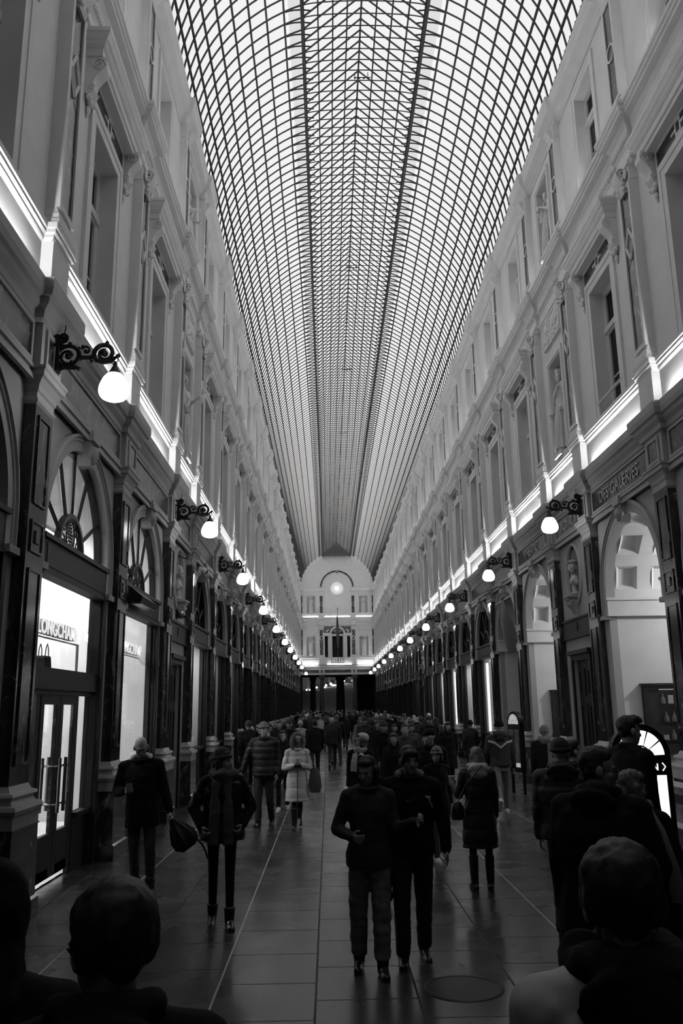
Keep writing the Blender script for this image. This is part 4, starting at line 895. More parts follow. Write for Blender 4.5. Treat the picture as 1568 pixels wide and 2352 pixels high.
for s, sd, rz in SIDES:
    for j, k in enumerate((0, 8, 16)):
        o, yc, n = bays[s, k]; S_ = ST if s > 0 else ST2
        statue((s * W, yc, 7.72), rz, S_[0], 'robed stone woman in the middle niche, %s niche bay on the %s' % (ORD[j], sd), -.08); statue((s * W, yc, 12.85), rz, S_[1], 'pale stone figure in the top niche, %s niche bay on the %s' % (ORD[j], sd), -.10)
        e = empty('bust', (s * (W - LOW), yc, 4.42), rz, label='stone head and shoulders on a console, %s oval niche on the %s' % (ORD[j], sd), cat='bust', group='busts in the oval niches'); link('figure', BUSTS[s], 'bust', e, (.02, 0, .06)); link('console', CONS, 'lower', e)
        e = empty('door_%d' % (j + 1 + (3 if s > 0 else 0)), (s * (W - LOW), yc, 0), rz, label='dark panelled double door under the %s oval niche on the %s' % (ORD[j], sd), cat='door', kind='structure')
        for q in (-1, 1):
            g = G().box(-.13, -.08, min(0, q * .62) + .005, max(0, q * .62) - .005, .02, 3.04)
            for z0, z1 in ((.25, 1.0), (1.15, 2.1), (2.25, 2.85)): frame_rect(g, min(q * .1, q * .52), max(q * .1, q * .52), z0, z1, .05, -.08, -.055)
            d = g.obj('leaf', 'wood', e); G().ball((-.04, q * .07, 1.1), .03, 10, 7).obj('knob', 'steel', d)

# ---------------------------------------------------------------- coffered passages on the right
def passage(yc, lit, label, coffer=True):
    D_ = 6.0; xs = W; g = G(); R = AR
    e = empty('wall_passage', (W - LOW, yc, 0), pi, label=label, cat='passage', kind='structure')
    if coffer:
        A = [0]; 
        for c in (16.5, 45.5, 75, 105, 134.5, 163.5): A += [c - 9.5, c + 9.5]
        A += [180]; Dp = [.15]
        x = .18
        while x + .42 < D_: Dp += [x, x + .42]; x += .72
        Dp += [D_]
    else: A = list(range(0, 181, 10)); Dp = [.15, D_]
    q = lambda r, a, d: (-d, r * cos(radians(a)), ASP + r * sin(radians(a)))
    for i in range(len(A) - 1):
        for j in range(len(Dp) - 1):
            a0, a1, d0, d1 = A[i], A[i + 1], Dp[j], Dp[j + 1]
            if coffer and i % 2 and j % 2:
                st = [(R, 0, 0), (R + .05, 2.2, .05), (R + .06, 2.2, .05), (R + .12, 3.6, .085)]
                for (r0, i0, k0), (r1, i1, k1) in zip(st, st[1:]):
                    o = [q(r0, a0 + i0, d0 + k0), q(r0, a1 - i0, d0 + k0), q(r0, a1 - i0, d1 - k0), q(r0, a0 + i0, d1 - k0)]; n_ = [q(r1, a0 + i1, d0 + k1), q(r1, a1 - i1, d0 + k1), q(r1, a1 - i1, d1 - k1), q(r1, a0 + i1, d1 - k1)]
                    g.add(o + n_, [(t, (t + 1) % 4, 4 + (t + 1) % 4, 4 + t) for t in range(4)])
                g.add(n_, [(0, 1, 2, 3)])
            else:
                m = max(1, int((a1 - a0) / 5))
                for t in range(m): b0, b1 = a0 + (a1 - a0) * t / m, a0 + (a1 - a0) * (t + 1) / m; g.add([q(R, b0, d0), q(R, b1, d0), q(R, b1, d1), q(R, b0, d1)], [(0, 1, 2, 3)])
    g.obj('vault', 'plaster', e); g = G()
    for sy in (1, -1):
        g.add([(-.15, sy * R, 0), (-D_, sy * R, 0), (-D_, sy * R, ASP), (-.15, sy * R, ASP)], [(0, 1, 2, 3)])
    g.add([(-D_, -R, 0), (-D_, R, 0), (-D_, R, ASP + R), (-D_, -R, ASP + R)], [(0, 1, 2, 3)]); g.obj('side_wall', 'plaster', e)
    g = G()
    for sy in (1, -1):
        y = sorted((sy * R, sy * (R - .05))); g.box(-D_, .03, y[0], y[1], 3.80, 4.12); y = sorted((sy * R, sy * (R - .08))); g.box(-D_, .05, y[0], y[1], 4.10, 4.15); g.box(-D_, .04, y[0], y[1], 3.78, 3.82)
    g.obj('impost_band', 'plaster', e)
    if lit:
        f = empty('pendant_lamp', (W + 3.1, yc, 4.75), 0, label='white globe pendant deep inside the %s' % label, cat='pendant lamp'); G().ball((0, 0, 0), .17, 18, 12).obj('shade', emit('pendant_%d' % int(yc), 230 * lit), f); G().tube([(0, 0, .16), (0, 0, .74)], .01, 6).obj('cord', 'iron', f)
    return e
c1, c2, c3 = bays[1, -1][1], bays[1, 1][1], bays[1, 2][1]
passage(c1, 1.0, 'cream passage with coffered vault nearest on the right'); passage(c2, .9, 'cream coffered passage past the first right niche'); passage(c3, 0, 'unlit arched passage behind the hanging banner', False)
def vitrine(x0, x1, y, z0, z1, label, items):
    e = empty('display_case', (0, 0, 0), 0, label=label, cat='display case'); xm = x0 + (x1 - x0) * .38
    g = G(); frame_rect_y = lambda a, b, c, d, w_: [g.box(*v) for v in ((a, a + w_, y - .13, y, c, d), (b - w_, b, y - .13, y, c, d), (a + w_, b - w_, y - .13, y, d - w_, d), (a + w_, b - w_, y - .13, y, c, c + w_))]
    frame_rect_y(x0, x1, z0, z1, .07); g.box(x0, x1, y - .02, y, z0, z1); g.box(x0 - .03, x1 + .03, y - .16, y, z1, z1 + .04); g.box(x0 - .02, x1 + .02, y - .17, y, z0 - .1, z0); g.box(x0 + .07, xm, y - .09, y - .03, z0 + .07, z1 - .07); g.obj('case', 'wood', e)
    G().add([(x0 + .07, y - .12, z0 + .07), (x1 - .07, y - .12, z0 + .07), (x1 - .07, y - .12, z1 - .07), (x0 + .07, y - .12, z1 - .07)], [(0, 1, 2, 3)]).obj('pane', 'glass', e)
    if items:
        zs = [z0 + .16, z0 + .50, z0 + .84]
        for z in zs: G().box(xm, x1 - .07, y - .115, y - .02, z - .015, z).obj('shelf', 'wood', e)
        G().box(xm + .05, x1 - .1, y - .1, y - .04, zs[-1] + .26, zs[-1] + .275).obj('case_light', 'signdim', e)
        names = iter(('clear bottle with round body', 'white paper box', 'narrow glass flask', 'bell shaped decanter', 'tall scent bottle', 'low white carton', 'small glass jar', 'slim white bottle'))
        for i, z in enumerate(zs[::-1]):
            for j in range(3 if i != 1 else 2):
                nm = next(names); x = xm + .10 + j * .15 + (.04 if i == 1 else 0)
                if 'box' in nm or 'carton' in nm:
                    b = G().box(x - .05, x + .05, y - .09, y - .04, z, z + (.16 if 'box' in nm else .09)).obj('box', 'lightc'); tag(b, '%s on the %s shelf of the dark wall case' % (nm, ('top', 'middle', 'bottom')[i]), 'box')
                else:
                    b = G().lathe([(0, 0), (.045, 0), (.05, .03), (.045, .09), (.016, .14), (.016, .19), (0, .19)], (x, y - .065, z), 14).obj('bottle', 'mid'); tag(b, '%s on the %s shelf of the dark wall case' % (nm, ('top', 'middle', 'bottom')[i]), 'bottle')
yf = c1 + AR
a = px_at(1471, 1575, yf); b = px_at(1560, 1718, yf)
vitrine(a.x, b.x + .1, yf - .002, b.z, a.z, 'dark glazed wall case with three shelves in the near passage', True)
yf = c2 + AR; a = px_at(1263, 1588, yf); b = px_at(1300, 1684, yf)
vitrine(a.x, b.x + .25, yf - .002, b.z, a.z, 'dark wall case in the far coffered passage', False)

# ---------------------------------------------------------------- gilt lettering in the right frieze
for k, tx, sz in ((-1, 'DES GALERIES', .33), (0, 'ROYAL', .30), (1, 'THEATRE', .33)):
    me = text(tx, sz, .008, 'gold', 'lettering'); me.transform(Matrix.Rotation(pi / 2, 4, 'X')); me.transform(Matrix.Rotation(pi / 2, 4, 'Z')); me.transform(Matrix.Translation((.038, 0, 6.03)))
    o, yc, n = bays[1, k]; l = link('lettering', me, 'gold', None, (W, yc, 0), pi); tag(l, 'gilt capitals reading %s on the right marble frieze' % tx, 'lettering')

# ---------------------------------------------------------------- small fittings on the piers
for (s, k, z, lab) in ((-1, 1, 5.42, 'white dome camera on the second left pier past the first lamp pair'), (-1, 0, 4.02, 'small dark dome camera on the pier before the first left niche')):
    e = empty('security_camera', (s * (W - .15), PY(k) + (.30 if z > 5 else .25), z), rz if s > 0 else 0, label=lab, cat='camera'); G().box(0, .05, -.07, .07, -.08, .10).obj('mount', 'white' if z > 5 else 'iron', e); G().ball((.11, 0, 0), .085, 14, 10).obj('housing', 'white' if z > 5 else 'steel', e); G().ball((.16, .02, -.02), .055, 12, 8).obj('lens', 'phone', e)
e = empty('hook', (-W + .14, PY(0) + .3, 5.22), 0, label='small iron hook on the pier beside the second left lamp', cat='hook'); G().tube([(0, 0, .06), (.14, 0, .0), (.19, 0, -.01), (.22, 0, .03), (.2, 0, .07)], .014, 6).obj('rod', 'iron', e)
e = empty('awning_box', (-W + .02, bays[-1, -1][1] - .80, 3.98), 0, label='black box fixed below the fanlight of the second left shopfront', cat='box'); g = G().ext([(0, -.10), (.20, -.16), (.24, -.06), (.05, .10), (0, .10)], -.62, .62); g.obj('housing', 'iron', e); G().box(.04, .2, -.58, .58, -.17, -.155).obj('slot', 'steel', e)
# banner hanging inside the dark arch
P = [px_at(1141, 1388, 25.5), px_at(1160, 1376, 24.9), px_at(1203, 1490, 26.4), px_at(1172, 1500, 27.0)]
g = G(); N_ = 10; vs = []
for i in range(N_ + 1):
    for j in range(5):
        a = P[0].lerp(P[1], j / 4); b = P[3].lerp(P[2], j / 4); p = a.lerp(b, i / N_); p.x += .06 * sin(j * 1.3 + i * .4) - .10 * sin(pi * i / N_); vs.append(p)
o = len(vs); nn = Vector((-.012, -.01, 0)); g.add(vs + [v + nn for v in vs], [(i * 5 + j, i * 5 + j + 1, i * 5 + j + 6, i * 5 + j + 5) for i in range(N_) for j in range(4)] + [(o + i * 5 + j, o + i * 5 + j + 1, o + i * 5 + j + 6, o + i * 5 + j + 5) for i in range(N_) for j in range(4)], True)
e = empty('banner', (0, 0, 0), 0, label='long pale banner slanting from a short rod in the unlit right arch', cat='banner'); g.obj('cloth', 'lightc', e); G().tube([P[0] + (P[0] - P[1]) * .1, P[1] + (P[1] - P[0]) * .9], .02, 8).obj('rod', 'sash', e)

# ---------------------------------------------------------------- arch-shaped sign boards
def signboard(loc, rz, label, Wd, z0, zs, zt, mA, mB, legs, txt):
    e = empty('signboard', loc, rz, label=label, cat='signboard'); h = Wd / 2; R = h
    arch = lambda r, zb: [(r, zb)] + [(r * cos(pi * i / 20), zs + r * sin(pi * i / 20)) for i in range(21)] + [(-r, zb)]
    G().extx(arch(R, z0 - .12), -.06, .06).obj('frame', 'iron', e)
    r = R * .80
    for i, (a, b) in enumerate(((2, 33), (37, 68), (72, 108), (112, 143), (147, 178))):
        P_ = [(r * cos(radians(a + (b - a) * t / 5)), zs + r * sin(radians(a + (b - a) * t / 5))) for t in range(6)] + [(r * .42 * cos(radians(b - (b - a) * t / 4)), zs + r * .42 * sin(radians(b - (b - a) * t / 4))) for t in range(5)]
        G().extx(P_, -.066, .066).obj('fan_panel', mA, e)
    G().extx([(r * .34 * cos(pi * t / 10), zs + .01 + r * .34 * sin(pi * t / 10)) for t in range(11)], -.066, .066).obj('fan_panel', mA, e)
    return e, h, r
y = 12.55; c = px_at(1467, 1736, y); bt = px_at(1500, 1905, y)
e, h, r = signboard((c.x, y, 0), pi / 2 + .10, 'black arched sign with lit fan panels and bright white panel by the near right pier', .90, bt.z, c.z, 0, 'panel', 'panel', 0, 'ON')
zs = c.z
G().box(-.066, .066, -r, r, bt.z + .02, zs - .27).obj('light_panel', 'panel', e); G().box(-.072, .072, -.02, .22, zs - 1.12, zs - .31).obj('poster', 'pic', e); G().box(-.15, .15, -h * .9, h * .9, 0, .06).obj('foot', 'iron', e)
for yy in (-.28, .28): G().box(-.04, .04, yy - .03, yy + .03, .05, bt.z - .1).obj('post', 'iron', e)
me = text('N', .13, .004, 'sign', 'lettering', .003); me.transform(Matrix.Rotation(pi / 2, 4, 'X')); me.transform(Matrix.Rotation(-pi / 2, 4, 'Z')); me.transform(Matrix.Translation((-.066, -.20, zs - .20))); link('lettering', me, 'sign', e)
G().extx([(-.11 + .047 * cos(i * pi / 10), zs - .155 + .052 * sin(i * pi / 10)) for i in range(20)], -.07, -.06).obj('letter_disc', 'sign', e)
G().tube([(-.067, -.31, zs - .10), (-.067, -.355, zs - .155), (-.067, -.31, zs - .21)], .010, 4).obj('arrow', 'sign', e)
yb = 21.1; e, h, r = signboard((3.46, yb, 0), .28, 'tall narrow arched sign stand with dim panels beside the second passage', .62, .62, 1.62, 0, 'signdim', 'signdim', 0, '')
for q in (-1, 1): G().box(-.066, .066, min(q * .03, q * r), max(q * .03, q * r), .74, 1.50).obj('panel', 'pic', e); G().box(-.068, .068, min(q * .04, q * r), max(q * .04, q * r), .62, .72).obj('label_strip', 'signdim', e); G().box(-.03, .03, q * h * .9 - .025, q * h * .9 + .025, 0, .55).obj('leg', 'iron', e)
# framed case on the near right pier plinth
e = empty('poster_case', (W, PY(-1), 0), pi, label='glazed case with grey poster around the foot of the near right pier', cat='poster case')
g = G(); frame_rect(g, -.44, .46, .26, .92, .07, .26, .31); g.obj('frame', 'sash', e); G().box(.26, .285, -.38, .40, .32, .86).obj('poster', 'pic', e); G().box(.26, .34, -.5, .5, .62, .74).obj('bar', 'wood', e)
# manhole cover
g = G().lathe([(0, .004), (.27, .004), (.275, .008), (.30, .008), (.31, .002), (.31, -.01), (0, -.01)], (-.12, 7.0, 0), 36)
mo = empty('manhole_cover', (-.12, 7.0, 0), 0, label='round iron manhole cover set in the wet paving', cat='manhole cover'); g.v = [(x + .12, y - 7.0, z) for x, y, z in g.v]; g.obj('lid', 'iron', mo); G().ring([(.20, .0), (.20, .01), (.215, .01), (.215, .0)], 0, 0, 0, 2 * pi, 30, True)

# ---------------------------------------------------------------- end wall
EW = empty('wall_end', (0, DEND, 0), -pi / 2, label='pale two storey end wall closing the gallery under the vault', cat='wall', kind='structure')
H2 = [(c * 3.09 - .52, c * 3.09 + .52, 7.95, 10.18) for c in (-1, 1)]; H3 = [(c * 3.09 - .52, c * 3.09 + .52, 12.95, 14.95) for c in (-1, 1)]
SD = (-.62, .62, 7.75, 10.23); SL = (-1.53, -1.13, 7.75, 10.23); SR = (1.13, 1.53, 7.75, 10.23)
g = G(); rect_holes(g, -W, W, 5.75, 15.9, H2 + H3 + [SD, SL, SR], 0, .35)
for a, b, c, d in H2 + H3: g.add([(-.35, a, c), (-.35, b, c), (-.35, b, d), (-.35, a, d)], [(0, 1, 2, 3)])
g.extx([(4.42 * cos(pi * i / 40), 15.88 + 4.34 * sin(pi * i / 40)) for i in range(41)], -.3, 0); g.obj('wall_face', 'plaster', EW)
for hs, o1, o2 in ((H2, .15, .26), (H3, .14, .18)):
    for a, b, c, d in hs:
        g = G(); frame_rect(g, a - .16, b + .16, c - .1, d + o2, .10, 0, .07); frame_rect(g, a - .06, b + .06, c - .1, d + .06, .06, 0, .04); g.obj('niche_frame', 'plaster', EW)
for c in (-1, 1):
    g = G().box(0, .04, c * 3.09 - .72, c * 3.09 + .72, 10.69, 11.37); rnd = random.Random(9)
    for i in range(40): g.ball((.05, c * 3.09 + rnd.uniform(-.62, .62), rnd.uniform(10.77, 11.3)), (.04, rnd.uniform(.05, .1), rnd.uniform(.04, .09)), 7, 5)
    g.obj('relief_panel', 'plaster', EW)
for y in (-1.88, 1.88, -4.28, 4.28):
    for D, st in ((PL, 7.68), (PT, 12.6)):
        pe = empty('pilaster', (0, DEND, 0), -pi / 2, label='inlaid pilaster of the %s storey on the end wall, %s' % ('middle' if D is PL else 'top', {-1.88: 'left of the centre', 1.88: 'right of the centre', -4.28: 'at the left corner', 4.28: 'at the right corner'}[y]), cat='pilaster', group='pilasters of the end wall', kind='structure')
        pe.location.x = y
        for pn, (me, m) in D.items(): link(pn, me, m, pe)
g = G().ext(CORN, -W, W).box(0, .03, -W, W, 5.88, 6.42).box(0, .06, -W, W, 5.75, 5.9)
for a, b in ((-4.1, -2.15), (-2.05, -1.7), (-1.6, 1.6), (1.7, 2.05), (2.15, 4.1)): frame_rect(g, a, b, 5.93, 6.38, .05, .02, .06)
g.obj('cornice', 'plaster', EW); g = G()
for a, b in ((-4.05, -2.2), (-2.0, -1.75), (-1.55, 1.55), (1.75, 2.0), (2.2, 4.05)): g.box(.03, .04, a, b, 5.98, 6.33)
g.obj('frieze_panel', 'marble3', EW)
g = G().ext(ENT2, -W, W).box(0, .12, -W, W, 12.6, 12.93)
for y in (-1.88, 1.88): g.box(0, .26, y - .3, y + .3, 11.5, 12.0); g.box(0, .22, y - .3, y + .3, 12.43, 12.93)
g.obj('upper_cornice', 'plaster', EW)
g = G()
for a, b in ((-W, -1.5), (1.5, W)): g.ext(TOPC, a, b)
g.obj('top_cornice', 'plaster', EW)
g = G().ring([(1.71, 0), (1.71, .09), (1.78, .10), (1.80, .07), (2.0, .07), (2.02, .10), (2.09, .09), (2.09, 0)], 0, 16.0, 0, pi, 40); g.ring([(.10, .05), (.10, .12), (.16, .12), (.16, .05)], 0, 17.75, 0, 2 * pi, 16, True); g.obj('arch_band', 'plaster', EW)
G().ring([(1.80, .06), (1.80, .075), (2.0, .075), (2.0, .06)], 0, 16.0, .02, pi - .02, 40).obj('arch_inlay', 'marble2', EW)
G().lathe([(0, 0), (.1, 0), (.1, .02), (0, .02)]).obj('arch_boss', 'ink', EW).matrix_local = Matrix.Translation((.08, 0, 17.75)) @ Matrix.Rotation(pi / 2, 4, 'Y')
G().ring([(.71, 0), (.71, .06), (.76, .12), (.86, .13), (.92, .08), (1.0, .10), (1.02, 0)], 0, 15.85, 0, 2 * pi, 40, True).obj('oculus_frame', 'plaster', EW)
G().extx([(.72 * cos(i * pi / 16), 15.85 + .72 * sin(i * pi / 16)) for i in range(32)], -.05, .03).obj('oculus_glass', 'oculus', EW)
l = empty('wall_light', (0, DEND - .1, 15.85), 0, label='round glowing lamp in the middle of the end wall oculus', cat='wall light'); G().ball((0, 0, 0), (.13, .1, .13)).obj('shade', 'globe', l); G().ring([(.2, -.01), (.2, .01), (.23, .01), (.23, -.01)], 0, 0, 0, 2 * pi, 20, True).obj('rim', 'sash', l).rotation_euler.z = pi / 2
# three-part window with arched head
w_ = empty('window_99', (0, DEND, 0), -pi / 2, label='three part arched balcony window in the middle of the end wall', cat='window', kind='structure')
g = G()
for y in (-.87, .87, -1.62, 1.62): g.box(0, .12, y - .13, y + .13, 7.75, 10.25); g.box(0, .16, y - .16, y + .16, 10.12, 10.25); g.box(0, .16, y - .16, y + .16, 7.75, 7.95)
for a, b in ((-1.75, -.7), (.7, 1.75)): g.ext([(0, 10.25), (.12, 10.27), (.14, 10.4), (.2, 10.5), (.2, 10.58), (0, 10.6)], a, b)
g.ring([(.70, 0), (.70, .08), (.78, .1), (.93, .13), (.93, 0)], 0, 10.45, 0, pi, 28); g.box(0, .06, -.72, .72, 10.40, 10.46)
for sy in (-1, 1):
    g.ball((.08, sy * 1.25, 10.78), (.06, .13, .12)); g.ball((.08, sy * 1.18, 10.95), (.06, .07, .08)); g.cap((.06, sy * 1.3, 10.7), (.06, sy * .95, 11.0), .05, .04); g.ball((.05, sy * .85, 11.4), (.05, .12, .09))
g.obj('surround', 'plaster', w_)
g = G().box(0, .015, -1.62, 1.62, 10.6, 11.37); g.obj('spandrel', 'mid', w_)
g = G().extx([(.70 * cos(pi * i / 20), 10.46 + .70 * sin(pi * i / 20)) for i in range(21)], 0, .03); g.obj('tympanum', 'marble3', w_)
g = G()
for sy in (-1, 1):
    g.tube([(.05, sy * (.25 + .18 * cos(a * .5) * (1 - a / 16)), 10.75 + .2 * sin(a * .5) * (1 - a / 16)) for a in range(14)], .03, 6)
g.ball((.05, 0, 10.75), (.05, .12, .2)); g.obj('tympanum_relief', 'plaster', w_)
for a, b, c, d in (SD, SL, SR):
    g = G(); frame_rect(g, a, b, c, d, .05, -.2, -.14); g.box(-.2, -.12, a, b, 9.68, 9.78)
    if b - a > 1: g.box(-.2, -.14, -.04, .04, 7.75, 9.7); g.box(-.2, -.14, a, b, 9.2, 9.26)
    g.obj('sash', 'wood', w_); G().add([(-.17, a, c), (-.17, b, c), (-.17, b, d), (-.17, a, d)], [(0, 1, 2, 3)]).obj('pane', 'glass', w_)
G().box(-.9, -.85, -1.8, 1.8, 7.5, 11).obj('room_back', 'dark', w_)
bal = empty('balcony', (0, DEND, 0), -pi / 2, label='pale stone balcony with balusters on the end wall', cat='balcony', kind='structure')
g = G().box(.0, .20, -W, W, 6.9, 7.5).box(0, .25, -W, W, 7.55, 7.72); g.box(0, .42, -2.2, -.74, 6.92, 7.62); g.box(0, .42, .74, 2.2, 6.92, 7.62); g.box(0, .46, -2.24, 2.24, 7.6, 7.74); g.box(0, .44, -2.2, 2.2, 6.9, 7.06); g.obj('parapet', 'plaster', bal)
for i in range(7): G().lathe([(.05, 0), (.05, .05), (.03, .08), (.055, .2), (.03, .36), (.05, .42), (.05, .52), (0, .52)], (.36, -.6 + i * .2, 7.07), 10).obj('baluster', 'plaster', bal)
for a, b, lab in ((-1.2, 1.6, 'below the balcony balusters'), (2.3, 4.1, 'on the right of the balcony'), (-4.1, -2.3, 'on the left of the balcony')):
    e = empty('strip_light', (0, DEND, 0), -pi / 2, label='bright strip light %s on the end wall' % lab, cat='strip light'); G().box(.46, .52, a, b, 6.87, 6.90).obj('housing', 'white', e); G().box(.46, .53, a + .02, b - .02, 6.90, 6.95).obj('diffuser', 'ledend', e)
for a, b, lab in ((-4.1, -2.2, 'left'), (-1.5, 1.5, 'middle'), (2.2, 4.1, 'right')):
    e = empty('strip_light', (0, DEND, 0), -pi / 2, label='strip light on the upper end wall cornice, %s length' % lab, cat='strip light', group='strip lights of the end wall cornice'); G().box(.14, .17, a, b, 12.44, 12.452).obj('housing', 'iron', e); G().box(.142, .168, a, b, 12.452, 12.46).obj('diffuser', 'ledend', e)
for c, sd in ((-1, 'left'), (1, 'right')):
    statue((c * 3.09, DEND, 7.97), -pi / 2, ST[0] if c > 0 else ST2[0], 'robed statue in the middle %s niche of the end wall' % sd, -.02); statue((c * 3.09, DEND, 12.97), -pi / 2, ST[1] if c > 0 else ST2[1], 'pale statue in the top %s niche of the end wall' % sd, -.02)
fl = empty('flag', (.02, DEND - 1.25, 7.0), 0, label='dark furled flag on a tall pole before the end wall balcony', cat='flag')
G().tube([(0, .55, .3), (0, .2, 3.6), (0, 0, 6.2)], .028, 8).obj('pole', 'grey', fl); G().lathe([(0, 0), (.05, .03), (.06, .1), (.02, .2), (0, .3)], (0, 0, 6.15), 10).obj('finial', 'iron', fl)
g = G(); vs = []
for i in range(13):
    t = i / 12
    for j in range(7): u = (j / 6 - .5); wd = .10 + .28 * sin(pi * min(1, t * .9 + .05)); vs.append((u * wd - .04 + .06 * t, .06 + .1 * sin(j * 2.2 + i * .5) + .12 * t, 5.4 - 3.6 * t))
n_ = len(vs); g.add(vs + [(x, y - .015, z) for x, y, z in vs], [(i * 7 + j, i * 7 + j + 1, i * 7 + j + 8, i * 7 + j + 7) for i in range(12) for j in range(6)] + [(n_ + i * 7 + j, n_ + i * 7 + j + 1, n_ + i * 7 + j + 8, n_ + i * 7 + j + 7) for i in range(12) for j in range(6)], True); g.obj('cloth', 'mid', fl)
# open portico under the end wall and the bending gallery beyond
for x, y, r, lab in ((-1.88, DEND + .1, .27, 'left of the two front columns'), (1.95, DEND + .1, .27, 'right of the two front columns'), (-3.05, DEND + 7, .36, 'left rear column'), (.35, DEND + 7, .55, 'thick rear column')):
    e = empty('portico_column', (x, y, 0), 0, label='dark stone column in the end passage, %s' % lab, cat='column', group='columns of the end passage'); G().lathe([(r, .35), (r * 1.0, 2.0), (r * .88, 5.3), (0, 5.3)], (0, 0, 0), 20).obj('shaft', 'grey', e); G().lathe([(0, 0), (r * 1.4, 0), (r * 1.4, .15), (r * 1.2, .25), (r * 1.05, .35), (0, .35)], (0, 0, 0), 20).obj('base', 'grey', e); G().stack([(0, 5.3), (.06, 5.5), (.06, 5.76)], r, 0, r).obj('capital', 'grey', e)
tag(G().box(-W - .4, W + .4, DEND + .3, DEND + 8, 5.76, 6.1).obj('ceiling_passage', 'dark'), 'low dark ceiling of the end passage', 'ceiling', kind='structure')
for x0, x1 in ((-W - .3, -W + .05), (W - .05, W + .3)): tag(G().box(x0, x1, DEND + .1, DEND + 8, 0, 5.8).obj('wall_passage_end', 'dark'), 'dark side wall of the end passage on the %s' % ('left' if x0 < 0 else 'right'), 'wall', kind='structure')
PL_ = [(2.3, DEND + 8), (2.2, 118), (.1, 141), (-.9, 150), (-2.7, 165), (-5.6, 190), (-9, 215)]
g = G(); g2 = G()
for (a, b), (c, d) in zip(PL_, PL_[1:]): g2.add([(a, b, 0), (c, d, 0), (c, d, 6.0), (a, b, 6.0)], [(0, 1, 2, 3)]); g.add([(a - .05, b, 6.0), (c - .05, d, 6.0), (c, d, 12), (a, b, 12)], [(0, 1, 2, 3)])
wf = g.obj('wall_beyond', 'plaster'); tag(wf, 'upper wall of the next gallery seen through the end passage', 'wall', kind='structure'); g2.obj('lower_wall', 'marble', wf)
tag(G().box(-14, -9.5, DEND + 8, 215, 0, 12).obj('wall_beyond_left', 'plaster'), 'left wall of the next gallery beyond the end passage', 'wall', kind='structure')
tag(G().box(2.2, 8, DEND + 8, DEND + 8.3, 0, 12).obj('wall_beyond_blocker', 'dark'), 'added dark wall blocking the sky right of the end passage', 'wall', kind='structure')  # added to block bright sky showing past the bend
g = G(); o_ = [(a - .7, b) for a, b in PL_]; g.add([(x, y, 12.1) for x, y in o_] + [(-14, 215, 12.1), (-14, DEND + 8, 12.1)], [tuple(range(len(o_) + 2))]); tag(g.obj('ceiling_beyond_shade', 'dark'), 'added dark slab shading the next gallery, with a slit for sky light', 'ceiling', kind='structure')  # added to darken the openings; its slit lets sky light the upper wall
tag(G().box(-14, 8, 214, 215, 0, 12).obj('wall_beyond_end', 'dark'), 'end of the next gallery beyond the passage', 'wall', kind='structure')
for (x, y, z, q) in ((789, 1563, 122, 'first'), (759.5, 1570.5, 141, 'second'), (748.5, 1574, 150, 'third'), (727, 1579, 165, 'fourth'), (704, 1584.5, 190, 'fifth')):
    p = px_at(x, y, z); e = empty('wall_lamp', (p.x + .84, p.y, p.z - 5.78), pi, label='round lamp of the next gallery seen through the end passage, %s from the opening' % q, cat='wall lamp', group='lamps of the next gallery')
    link('bracket', LB, 'iron', e); link('globe', LG, 'globe', e)

# ---------------------------------------------------------------- people close to the camera
DOWN = ((.12, -.05, -1), (.04, .18, -1)); SWF = ((.10, .30, -1), (.02, .55, -1)); SWB = ((.12, -.38, -1), (.05, -.05, -1))
def dress(F_, hairstyle='short', hairm='hair', skin='skin', vox=.009, body=True):
    P = [('body', F_.body(vox), skin)]
    if hairstyle: P.append(('hair', F_.hair(hairstyle), hairm))
    return P
def face(F_): return [('eyes', F_.eyes(), 'hair'), ('eyebrows', F_.brows(), 'hair')]
# bald man with phone and umbrella
F_ = Fig(1.79, thigh=(2, 12), knee=(6, 8), armR=((.30, -.05, -1), (-.55, 1.0, .10)), armL=((.22, .05, -1), (.24, .10, -1)), head=(-26, 12, 0), hands=('hold', 'grip'), stance=.10)
bald = put(F_, (-3.30, 10.5), 176, 'bald man in a black coat looking down at his phone by the lit shop', dress(F_, None) + face(F_) + [('glasses', F_.glasses(), 'iron'), ('coat', F_.coat(.74, 1.05), 'black'), ('hood', F_.hood(), 'lightc'), ('jeans', F_.trousers(.92), 'denim'), ('shoes', F_.shoes(.2), 'leather'), ('beard', (lambda g: F_.fin(remesh(g, 'beard', .008, 1)))(G().ball(F_.hd(0, .05, -.082), (.05, .045, .035), 12, 8, F_.hrot)), 'hairg')])
bald.rotation_euler.y = radians(3.0)
bt_ = G()
for z in (1.28, 1.14, 1.0):
    for x in (-.07, .07): q = F_.pt((x, .139, z)); bt_.lathe([(0, 0), (.014, 0), (.014, .006), (0, .006)], tuple(q), 8)
bt_.obj('coat_buttons', 'leather', bald)
S_, E_, W_, f_ = F_.arm[1]; q = bald.matrix_basis @ F_.pt(W_ + f_ * .11 + Vector((-.02, .02, .03)))
ph = G().box(-.038, .038, -.075, .075, -.005, .005).obj('phone', 'phone', None, q, radians(20)); ph.rotation_euler.x = radians(35); tag(ph, 'black phone held up in the bald man\'s hand', 'phone')
S_, E_, W_, f_ = F_.arm[-1]; q = bald.matrix_basis @ F_.pt(W_ + f_ * .10)
um = empty('umbrella', q, 0, label='folded black umbrella with a loose strap hanging from the bald man\'s hand', cat='umbrella')
g = G(); vs = []
